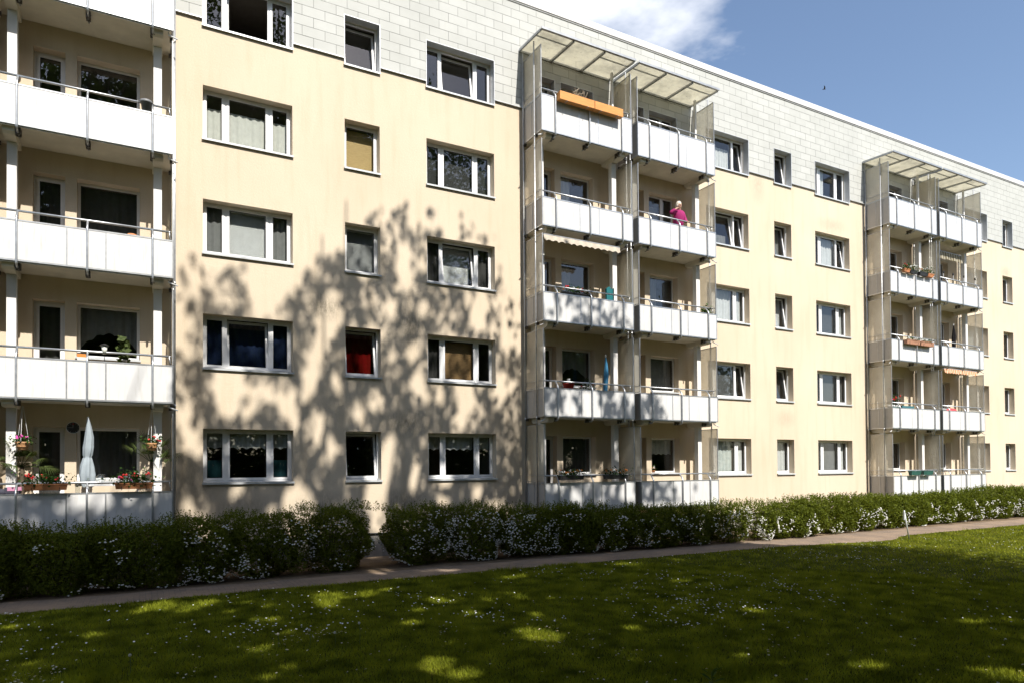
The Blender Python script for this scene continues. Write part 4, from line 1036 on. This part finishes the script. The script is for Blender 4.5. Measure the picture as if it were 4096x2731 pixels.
fan_palm(.22, -.42, FZ(0), 1.15, 'fan palm behind the hanging pot with red flowers', 36)
t = thing('wall_clock', 'round black wall clock with pale rim between balcony door and window', 'clock', (-1.31, -.0, 2.463))
def disc_y(m, r, y0, y1, seg=32): m.prism([(r*math.cos(2*math.pi*i/seg), r*math.sin(2*math.pi*i/seg)) for i in range(seg)], 'y', y0, y1)
m = MB(); disc_y(m, .128, -.03, -.003); obj('case', m.mesh('case'), MT['black'], t)
m = MB()
for i in range(32):
    a0, a1 = 2*math.pi*i/32, 2*math.pi*(i+1)/32
    m.quad((.121*math.cos(a0), -.034, .121*math.sin(a0)), (.121*math.cos(a1), -.034, .121*math.sin(a1)), (.132*math.cos(a1), -.034, .132*math.sin(a1)), (.132*math.cos(a0), -.034, .132*math.sin(a0)))
obj('rim', m.mesh('rim'), MT['steelw'], t)
m = MB(); m.box(-.004, .004, -.036, -.033, 0, .065); m.box(-.09, 0, -.036, -.033, -.003, .003)
for i in range(12):
    a = i*math.pi/6; m.box(.1*math.sin(a)-.004, .1*math.sin(a)+.004, -.034, -.031, .1*math.cos(a)-.006, .1*math.cos(a)+.006)
obj('hands', m.mesh('hands'), MT['alud'], t, kind='stuff')
cu = bpy.data.curves.new('numeral', 'FONT'); cu.body = '12'; cu.size = .045; cu.align_x = 'CENTER'; cu.extrude = .001
tmp = bpy.data.objects.new('numeral_text', cu); COL.objects.link(tmp)
dg = bpy.context.evaluated_depsgraph_get(); nm = bpy.data.meshes.new_from_object(tmp.evaluated_get(dg)); bpy.data.objects.remove(tmp)
nm.materials.clear(); obj('numeral', nm, MT['red'], t, (0, -.035, .068), (R(90), 0, 0))
def globe(x, y, z, label):
    t = thing('glass_globe', label, 'globe', (x, y, z)); m = MB(); m.ball((0, 0, .115), .10, 20, 14); obj('ball', m.mesh('ball', True), glass_mat('globe_glass', (.9, .93, .93), 3.0) if 'globe_glass' not in bpy.data.materials else bpy.data.materials['globe_glass'], t)
    m = MB(); m.lathe([(.045, 0), (.045, .02), (.03, .022)], seg=14); obj('stand', m.mesh('stand'), MT['black'], t)
tbl = thing('balcony_table', 'white balcony table holding the two glass globes', 'table', (-.42, -.66, FZ(0)))
m = MB(); m.box(-.60, .42, -.22, .22, .83, .87); obj('tabletop', m.mesh('tabletop'), MT['steelw'], tbl)
for sx in (-.56, .38):
    for sy in (-.18, .18):
        m = MB(); m.box(sx-.02, sx+.02, sy-.02, sy+.02, 0, .829); obj('leg', m.mesh('leg'), MT['steelw'], tbl)
globe(-.758, -.6, FZ(0)+.87, 'clear glass globe beside the closed grey parasol'); globe(-.24, -.6, FZ(0)+.87, 'clear glass globe behind the red geranium heads')
flower_pot(-.56, -.62, FZ(0)+.87, .035, .05, MT['steelw'], 'tiny pale flower pot between the two glass globes', fol=25, lush=.09, flowers=(('blossom', 2, .015),), seed=9, size=.03)
t = thing('tote_bag', 'pink and dark folded bag lying by the left end of the lowest parapet', 'bag', (-2.3, -.93, 1.0))
m = MB(); m.box(-.12, .16, -.05, .05, .05, .17); m.ball((-.2, 0, .07), (.13, .06, .08), 10, 7); m.box(-.1, .14, -.045, .045, -.02, .05)
obj('fold', m.mesh('fold'), plain('dark_cloth', (.04, .04, .06), .8), t)
m = MB(); m.box(-.07, .17, -.056, .052, .10, .178); obj('pink_panel', m.mesh('pink_panel'), plain('pink_cloth', (.55, .25, .38), .8), t)
t = thing('glass_jar', 'clear glass lantern jar standing behind the parapet by the parasol', 'jar', (-1.16, -.95, 1.03))
m = MB(); m.lathe([(.04, 0), (.045, .02), (.045, .13), (.03, .16), (.03, .19)], seg=14); obj('jar_body', m.mesh('jar_body', True), bpy.data.materials['globe_glass'], t)
m = MB(); m.lathe([(.034, .19), (.034, .205), (.012, .23)], seg=12); obj('lid', m.mesh('lid'), MT['alud'], t)
# ---- tower 1, upper balconies
t = thing('solar_lantern', 'small lantern with black cap and frosted shade on the parapet', 'lantern', (-.67, -1.0, 3.98))
m = MB(); m.tube([(0, 0, -.15), (0, 0, .03)], .008, 6); obj('spike', m.mesh('spike'), MT['black'], t)
m = MB(); m.lathe([(.035, .03), (.062, .2), (.058, .2), (.03, .035)], seg=14); obj('shade', m.mesh('shade', True), plain('frosted_glass', (.7, .7, .62), .4), t)
m = MB(); m.lathe([(.085, .2), (.09, .21), (.05, .235), (.012, .25)], seg=16); obj('cap', m.mesh('cap'), MT['black'], t)
flower_pot(-.32, -.78, 3.83, .07, .11, MT['steelw'], 'white pot with dark arching plant behind the lantern', fol=70, fmat=MT['palm'], lush=.42, seed=41, size=.16)
t = thing('cardboard_box', 'small orange and white printed box behind the parapet near the lantern', 'box', (-1.09, -.93, 3.79)); m = MB(); m.box(-.08, .08, -.05, .05, 0, .22); obj('carton', m.mesh('carton'), plain('white_card', (.7, .68, .62), .7), t)
m = MB(); m.box(-.081, .081, -.0515, -.05, .13, .20); obj('printed_band', m.mesh('printed_band'), plain('orange_print', (.65, .22, .04), .7), t)
flower_pot(-.155, -.6, FZ(2)+.5, .085, .36, MT['terra'], 'tall ribbed terracotta pot behind the third balcony parapet', cat='pot')
t = thing('rail_bucket', 'grey plastic planter bucket clipped over the handrail', 'planter', (.125, -1.02, 9.44)); m = MB(); m.lathe([(.085, 0), (.108, .19), (.122, .19), (.128, .25), (.112, .25), (.105, .2)], seg=20); obj('bucket', m.mesh('bucket', True), plain('grey_plastic', (.17, .175, .18), .5), t)
m = MB(); m.tube([(-.128, 0, .235), (-.15, 0, .2), (-.145, 0, .16)], .008, 6); m.tube([(.128, 0, .235), (.15, 0, .2), (.145, 0, .16)], .008, 6); obj('clip', m.mesh('clip'), MT['black'], t, kind='stuff')
# ---- tower 2
for a, b, lab in ((10.85, 12.09, 'orange wooden planter with dry twigs on the top rail'), (12.11, 13.17, 'plain orange wooden planter with nail heads next to the twig planter')):
    t = thing('wooden_planter', lab, 'planter', ((a+b)/2, -1.25, 12.32)); w = b-a
    for nm_, q in (('front_board', (-w/2, w/2, -.10, -.078, 0, .24)), ('back_board', (-w/2, w/2, .058, .08, 0, .24)), ('end_board', (-w/2, -w/2+.022, -.077, .057, .001, .238)), ('end_board', (w/2-.022, w/2, -.077, .057, .001, .238)), ('base_board', (-w/2+.023, w/2-.023, -.077, .057, 0, .022))):
        m = MB(); m.box(*q); obj(nm_, m.mesh(nm_), MT['wood'], t)
    for sx in (-w*.3, w*.3):
        m = MB(); m.tube([(sx, .22, .2), (sx, .10, .22), (sx, .09, -.02), (sx, -.13, -.02)], .009, 6); obj('bracket', m.mesh('bracket'), MT['alu'], t)
    if 'twigs' in lab:
        m = MB(); rr = random.Random(5)
        for i in range(16):
            x = rr.uniform(-.05, .3); m.tube([(x, 0, .2), (x+rr.uniform(-.08, .08), rr.uniform(-.05, .05), .33), (x+rr.uniform(-.16, .16), rr.uniform(-.06, .06), rr.uniform(.38, .55))], .004, 4)
        obj('twigs', m.mesh('twigs'), plain('dry_twigs', (.50, .42, .30), .9), t, kind='stuff')
t = thing('bird_feeder', 'small hanging wooden bird feeder beside the top left balcony window', 'feeder', (12.0, -.5, 12.75)); m = MB(); m.box(-.05, .05, -.05, .05, 0, .09); m.prism([(-.08, .09), (.08, .09), (0, .17)], 'y', -.07, .07); obj('house', m.mesh('house'), MT['brownwood'], t)
m = MB(); m.tube([(0, 0, .165), (0, 0, 1.44)], .003, 4); obj('cord', m.mesh('cord'), MT['black'], t)
def awning(x0, x1, y, z, col, label, drop=.16, proj=.0, seed=1):
    t = thing('awning', label, 'awning', ((x0+x1)/2, y, z)); w = x1-x0
    m = MB(); m.tube([(-w/2, .06, 0), (w/2, .06, 0)], .035, 10); obj('roller', m.mesh('roller', True), MT['alud'], t)
    m = MB(); n = int(w/.04); 
    for i in range(n):
        xa, xb = -w/2+w*i/n, -w/2+w*(i+1)/n
        def zb(x): return -drop+.045*abs(math.sin(x*math.pi/.22))
        m.quad((xa, -.01+.015*math.sin(xa*20), zb(xa)), (xb, -.01+.015*math.sin(xb*20), zb(xb)), (xb, .02, .02), (xa, .02, .02))
    obj('valance', m.mesh('valance'), col, t)
    m = MB(); m.box(-w/2, w/2, .015, .03, .02, .045); obj('front_bar', m.mesh('front_bar'), MT['alud'], t)
    return t
awning(10.45, 13.25, -1.03, 8.33, fabric('cream_awning', (.74, .66, .55), .3), 'cream scalloped awning valance below the middle tower slab', .17)
t = awning(30.9, 33.2, -.62, 11.0, fabric('striped_awning', (.52, .48, .38), .3, ((.20, .17, .11), 1.6)), 'dark striped awning rolled below a far tower slab', .34)
awning(30.85, 33.45, -1.06, 5.66, fabric('orange_awning', (.80, .33, .16), .3, ((.85, .62, .45), 2.2)), 'orange scalloped awning on the far tower', .2)
flower_box(11.15, 12.2, -.88, 6.60, .15, MT['black'], 'black planter of red and white flowers under the cream awning', [('red', 5, .04), ('blossom', 12, .03), ('orange', 3, .03)], fol=260, seed=14, lush=.16, hook=False)
t = thing('storage_box', 'teal folded windbreak standing behind the middle tower parapet', 'windbreak', (13.2, -.5, FZ(2))); m = MB(); m.prism([(-.14, 0), (.14, 0), (.16, 1.28), (.06, 1.2), (-.02, 1.3), (-.13, 1.22)], 'y', -.05, .03); obj('cloth', m.mesh('cloth'), fabric('teal_cloth', (.04, .20, .22), .2), t)
closed_parasol(12.95, -.62, FZ(1), 5.02, fabric('blue_parasol', (.10, .33, .55), .25), 'closed blue patterned parasol on the middle tower', .24, tied=False, seed=6)
t = thing('toy_basket', 'red plastic basket behind the parapet beside white flowers', 'basket', (11.42, -.8, 3.80)); m = MB(); m.lathe([(.13, 0), (.17, .2), (.18, .2), (.18, .22), (.155, .22), (.15, .19)], seg=18); obj('tub', m.mesh('tub', True), plain('red_plastic', (.42, .03, .02), .5), t)
flower_box(11.75, 12.3, -.9, 3.70, .13, MT['black'], 'dark planter of white flowers beside the red basket', [('blossom', 12, .03), ('red', 2, .03)], fol=160, seed=15, lush=.2, hook=False)
t = thing('vase', 'white round vase on the window sill above the red basket', 'vase', (11.98, .05, 4.08)); m = MB(); m.lathe([(.04, 0), (.09, .06), (.085, .13), (.05, .18), (.065, .22), (.05, .22)], seg=18); obj('vase_body', m.mesh('vase_body', True), MT['steelw'], t)
flower_box(10.79, 11.64, -1.2, 1.12, .13, MT['black'], 'black box of orange and white pansies nearer the tower corner', [('orange', 12, .03), ('blossom', 10, .032)], fol=300, fmat='pansy', seed=16, lush=.14)
flower_box(12.42, 13.28, -1.2, 1.12, .13, MT['black'], 'black box of orange and white pansies nearer the tower middle', [('orange', 13, .03), ('blossom', 7, .03)], fol=300, fmat='pansy', seed=17, lush=.14)
leaf_t = flower_pot(17.0, -.9, 6.52, .1, .13, MT['terra'], 'green trailing plant at the end of a middle tower parapet', fol=120, lush=.2, seed=18, size=.09)
flower_pot(15.42, .06, 1.29, .06, .08, MT['terra'], 'small pot of white and orange flowers on the balcony window sill', fol=40, lush=.12, flowers=(('blossom', 4, .022), ('orange', 2, .02)), seed=19)
t = thing('balcony_chair', 'light wooden folding chair behind the person in magenta', 'chair', (16.75, -.45, FZ(3)))
for sx in (-.2, .2):
    m = MB(); m.tube([(sx, -.2, 0), (sx, .05, .45), (sx, .22, .95)], .014, 6); obj('back_leg', m.mesh('back_leg'), MT['brownwood'], t)
    m = MB(); m.tube([(sx, .2, 0), (sx, -.2, .45), (sx, -.22, .66)], .014, 6); obj('front_leg', m.mesh('front_leg'), MT['brownwood'], t)
    m = MB(); m.box(sx-.02, sx+.02, -.22, .14, .65, .675); obj('armrest', m.mesh('armrest'), MT['brownwood'], t)
m = MB(); m.box(-.2, .2, -.2, .2, .44, .465); obj('seat', m.mesh('seat'), MT['brownwood'], t)
for i in range(4):
    m = MB(); m.box(-.2, .2, .12+i*.028, .135+i*.028, .62+i*.09, .67+i*.09); obj('back_slat', m.mesh('back_slat'), MT['brownwood'], t)
# ---- tower 3
for i, (a, b, mk, lab, fl_) in enumerate(((27.72, 28.11, 'terra', 'small terracotta planter at the tower corner end of a row of four', [('red', 2, .03)]), (28.15, 28.62, 'black', 'dark planter with tall white flowers in a row of four', [('blossom', 10, .035), ('red', 2, .03)]),
                                 (28.80, 29.35, 'black', 'dark planter with mixed pale flowers in a row of four', [('blossom', 9, .03), ('orange', 3, .03)]), (29.39, 29.80, 'terra', 'small terracotta planter with yellow green sprigs ending a row of four', [('orange', 2, .025)]))):
    flower_box(a, b, -1.2, 9.44, .13, MT[mk], lab, fl_, fol=120, seed=50+i, lush=.18)
wick = plain('brown_wicker', (.40, .20, .12), .8, var=.3, nscale=40)
flower_box(27.78, 28.70, -1.22, 6.47, .17, wick, 'wicker rail box of white flowers nearer the tower corner', [('blossom', 16, .03)], fol=130, seed=60, lush=.1)
flower_box(28.75, 29.68, -1.22, 6.47, .17, wick, 'wicker rail box of white flowers nearer the tower middle', [('blossom', 16, .03)], fol=130, seed=61, lush=.1)
flower_box(27.94, 28.60, -1.22, 1.05, .17, MT['greenp'], 'empty dark green rail planter nearer the tower corner', [], fol=0, seed=62)
flower_box(28.80, 29.46, -1.22, 1.05, .17, MT['greenp'], 'empty dark green rail planter nearer the tower middle', [], fol=0, seed=63)
flower_box(27.2, 27.75, -.92, 3.72, .15, MT['greenp'], 'green planter with tall red geraniums at the far tower screen', [('red', 3, .05), ('pink', 2, .045)], fol=130, seed=64, lush=.4, hook=False)
t = thing('striped_cushion', 'teal striped cushion cloth over the far tower parapet', 'cushion', (28.25, -.95, 3.78)); m = MB(); m.box(-.42, .42, -.05, .05, 0, .16); m.box(-.40, .40, -.06, .06, .02, .14); obj('cover', m.mesh('cover'), fabric('teal_stripe', (.05, .30, .33), .2, ((.10, .12, .14), 6)), t)
t = thing('tablecloth_bundle', 'red patterned cloth behind the parapet under the orange awning', 'cloth', (31.55, -.93, 3.78)); m = MB(); m.ball((0, 0, .06), (.42, .09, .13), 16, 8); obj('cloth', m.mesh('cloth', True), plain('red_print', (.50, .05, .06), .8, var=.6, nscale=30), t)
closed_parasol(32.55, -.55, FZ(2), 7.85, fabric('black_parasol', (.03, .028, .03), .1), 'closed black parasol on the far tower', .26, tied=False, seed=8)
for i, (x, lab) in enumerate(((31.0, 'slim rail lamp next to the screen below the striped awning'), (31.75, 'slim rail lamp below the middle of the striped awning'), (32.6, 'slim rail lamp near the far tower pillar'), (33.5, 'slim rail lamp at the outer end of the striped awning balcony rail'))):
    t = thing('rail_lamp', lab, 'lamp', (x, -1.0, rail_z(3)), 'slim rail lamps'); m = MB(); m.tube([(0, 0, 0), (0, 0, .22)], .012, 6); obj('stem', m.mesh('stem'), MT['steelw'], t)
    m = MB(); m.lathe([(.02, .2), (.035, .23), (.035, .29), (.01, .31)], seg=10); obj('head', m.mesh('head'), MT['black'], t)
for x, lab in ((31.15, 'round backed wire chair by the screen on the lowest far balcony'), (32.0, 'round backed wire chair by the pillar on the lowest far balcony')):
    t = thing('wire_chair', lab, 'chair', (x, -.75, FZ(0)), 'wire chairs'); 
    m = MB(); m.tube([(-.22, .0, .45)]+[(-.22*math.cos(a), 0, .68+.17*math.sin(a)) for a in [i*math.pi/8 for i in range(9)]]+[(.22, 0, .45)], .010, 6); obj('backrest', m.mesh('backrest'), MT['black'], t)
    m = MB(); m.lathe([(.2, .43), (.21, .45), (.2, .46)], (0, .2, 0), 16); obj('seat', m.mesh('seat'), MT['black'], t)
    for sx in (-.17, .17):
        for sy in (.04, .36):
            m = MB(); m.tube([(sx*1.1, sy, 0), (sx, sy, .44)], .010, 5); obj('leg', m.mesh('leg'), MT['black'], t)
# ---- person leaning at the rail of the middle tower, seen from behind
PX, PY, PZ = 15.95, -.70, FZ(3)
per = thing('person', 'person with pale hair in a magenta sweater, one arm raised, on a balcony', 'person', (PX, PY, PZ))
def skin_body(name, chains, mat, sub=2):
    V, E_, Rr = [], [], []; ids = {}
    for ch in chains:
        prev = None
        for k, p, r in ch:
            if k not in ids: ids[k] = len(V); V.append(p); Rr.append(r)
            if prev is not None: E_.append((prev, ids[k]))
            prev = ids[k]
    me = bpy.data.meshes.new(name); me.from_pydata(V, E_, []); o = obj(name, me, mat, per)
    md = o.modifiers.new('Skin', 'SKIN'); md.use_smooth_shade = True
    for i, sv in enumerate(me.skin_vertices[0].data): sv.radius = Rr[i] if isinstance(Rr[i], tuple) else (Rr[i], Rr[i]); sv.use_root = (i == 0)
    s = o.modifiers.new('Sub', 'SUBSURF'); s.levels = s.render_levels = sub
    return o
skin = plain('skin', (.55, .33, .24), .55, var=.05)
pel, wst, chs, nck = (.03, .02, .86), (.02, .0, 1.02), (.0, -.05, 1.22), (-.02, -.08, 1.36)
J = dict(shR=(.17, -.05, 1.27), elR=(.24, -.10, 1.02), wrR=(.16, -.26, .93), shL=(-.17, -.06, 1.28), elL=(-.44, -.12, 1.17), wrL=(-.24, -.22, 1.33))
leg = lambda s: [('pel', pel, .12), ('hip%d' % s, (.03+s*.09, .02, .80), .085), ('kn%d' % s, (.03+s*.10, .0, .45), .058), ('an%d' % s, (.03+s*.10, .03, .08), .038), ('to%d' % s, (.03+s*.11, -.13, .035), .034)]
fing = []
for side, w, d in (('R', J['wrR'], Vector((-.3, -.9, -.2))), ('L', J['wrL'], Vector((.85, .1, .45)))):
    d.normalize(); w = Vector(w); sdv = d.cross(Vector((0, 0, 1))).normalized(); palm = w+d*.05
    fing.append([('wr'+side, tuple(w), .026), ('pm'+side, tuple(palm), .030)])
    for i, L in enumerate((.062, .07, .066, .052)):
        b = palm+sdv*(i-1.5)*.018+d*.025; fing.append([('pm'+side, tuple(palm), .03), ('%s%da' % (side, i), tuple(b), .010), ('%s%db' % (side, i), tuple(b+d*L*.55+Vector((0, 0, -.008))), .009), ('%s%dc' % (side, i), tuple(b+d*L+Vector((0, 0, -.026))), .007)])
    b = palm-sdv*.035-d*.01; fing.append([('pm'+side, tuple(palm), .03), (side+'t1', tuple(b), .011), (side+'t2', tuple(b+d*.04-sdv*.012), .009)])
skin_body('body', [[('pel', pel, .12), ('wst', wst, (.12, .10)), ('chs', chs, (.15, .11)), ('nck', nck, .048), ('hd0', (-.03, -.11, 1.44), .075), ('hd1', (-.04, -.12, 1.51), .082), ('hd2', (-.04, -.115, 1.565), .055)],
    [('hd1', (-.04, -.12, 1.51), .082), ('nose', (-.05, -.215, 1.49), .014)], [('chs', chs, .1), ('shR', J['shR'], .05), ('elR', J['elR'], .038), ('wrR', J['wrR'], .026)], [('chs', chs, .1), ('shL', J['shL'], .05), ('elL', J['elL'], .038), ('wrL', J['wrL'], .026)], leg(-1), leg(1)]+fing, skin)
skin_body('sweater', [[('pel', (.03, .02, .70), (.19, .17)), ('wst', wst, (.19, .17)), ('chs', chs, (.205, .175)), ('nck', (-.02, -.075, 1.35), .08)], [('chs', chs, .17), ('shR', J['shR'], .088), ('elR', J['elR'], .07), ('wr', (.17, -.24, .94), .05)],
    [('chs', chs, .17), ('shL', J['shL'], .088), ('elL', J['elL'], .072), ('wrl', (-.28, -.20, 1.30), .052)]], plain('magenta_wool', (.30, .008, .115), .85, var=.15, nscale=40))
skin_body('trousers', [[('pel', (.03, .02, .84), (.17, .15)), ('h', (-.06, .02, .76), .115), ('k', (-.07, 0, .45), .088), ('a', (-.07, .03, .07), .07)], [('pel', (.03, .02, .84), .16), ('h2', (.12, .02, .76), .115), ('k2', (.13, 0, .45), .088), ('a2', (.13, .03, .07), .07)]], plain('dark_trousers', (.05, .05, .06), .85))
skin_body('hair', [[('a', (-.03, -.03, 1.40), .085), ('b', (-.035, -.06, 1.50), .125), ('c', (-.04, -.10, 1.58), .105), ('d', (-.045, -.17, 1.57), .07)]], plain('pale_hair', (.66, .60, .50), .6, var=.2, nscale=60))
# ------------------------------------------------------------------ lawn edge things
bx, by = 21.75, -4.9
t = thing('leaning_pole', 'white metal pole leaning beside the lawn bulge of the path', 'pole', (bx, by, G)); m = MB(); m.tube([(0, 0, -.02), (-.16, .05, .92)], .021, 10); obj('pole_tube', m.mesh('pole_tube', True), MT['sill'], t)
m = MB(); m.box(-.25, -.19, -.005, .04, .62, .88); obj('plate', m.mesh('plate'), MT['sill'], t)
t = thing('sapling', 'small sapling with long pointed leaves at the sunlit lawn patch', 'sapling', (4.95, -13.12, G)); m = MB(); m.tube([(0, 0, 0), (.01, 0, .2), (0, .01, .37)], [.006, .004, .003], 5); obj('stalk', m.mesh('stalk'), MT['stem'], t)
SAP = leaf_mat('sapling_leaves', (.04, .07, .012), (.09, .13, .025), .35, 20)
rr = random.Random(2)
for i in range(11):
    az = i*2.4; el = .15+.7*(i/11); L = .16*rr.uniform(.8, 1.1); d = Vector((math.cos(az)*math.cos(el), math.sin(az)*math.cos(el), math.sin(el))); s = d.cross(Vector((0, 0, 1))).normalized()*.022; p = Vector((0, 0, .17+.2*i/11)); m = MB()
    a = p+d*L*.35; b = p+d*L*.7-Vector((0, 0, .008)); e = p+d*L-Vector((0, 0, .03))
    m.v += [tuple(p), tuple(a+s), tuple(b+s*.8), tuple(e), tuple(b-s*.8), tuple(a-s)]; m.f += [(0, 1, 2, 3), (0, 3, 4, 5)]; obj('leaf', m.mesh('leaf'), SAP, t)
for i, (x, y, lab) in enumerate(((1.62, -8.6, 'lone dandelion clock on a tall stalk beside fallen petals'), (2.62, -8.95, 'tallest dandelion stalk in the shaded lawn'), (2.0, -8.75, 'thin bare dandelion stalk among daisies'), (-.1, -8.95, 'dandelion clock near the lawn foreground edge'), (2.3, -8.9, 'short dandelion stalk with closed head'))):
    t = thing('dandelion', lab, 'dandelion', (x, y, G)); h = (.2, .3, .24, .24, .2)[i]; m = MB(); m.tube([(0, 0, 0), (.01, .0, h*.5), (0, .01, h)], .0035, 5); obj('stalk', m.mesh('stalk'), MT['stem'], t)
    m = MB(); m.ball((0, .01, h), .018, 8, 6); obj('head', m.mesh('head'), plain('seed_head', (.55, .50, .42), .9), t)
t = thing('saucer', 'small white dish standing on the sill of the dark tilted window', 'dish', (5.72, -.005, 1.19)); m = MB(); m.lathe([(.03, 0), (.055, .04), (.05, .04), (.028, .008)], seg=14); obj('dish', m.mesh('dish'), MT['steelw'], t)
# ------------------------------------------------------------------ birds
def bird(u, v, dist, span, rot, label):
    d = (fw + rt*((u-2048)/2731) - up*((v-1826.8)/2731)).normalized(); p = Vector(CAM_POS)+d*dist
    t = thing('swift', label, 'bird', p, rz=rot); m = MB(); s = span
    m.tube([(0, -.22*s, 0), (0, -.1*s, 0), (0, .1*s, 0), (0, .28*s, -.01*s)], [.02*s, .06*s, .05*s, .008*s], 8); obj('body', m.mesh('body', True), plain('dark_plumage', (.06, .05, .05), .7), t)
    for k in (-1, 1):
        m = MB(); m.v += [(0, -.1*s, .03*s), (k*.25*s, -.12*s, .16*s), (k*.52*s, .12*s, .30*s), (k*.25*s, .04*s, .15*s), (0, .08*s, .03*s)]; m.f += [(0, 1, 3, 4), (1, 2, 3)]; obj('wing', m.mesh('wing'), MATS['dark_plumage'], t)
bird(3297, 358, 70, .62, .8, 'dark swift flying in the blue sky above the roof')
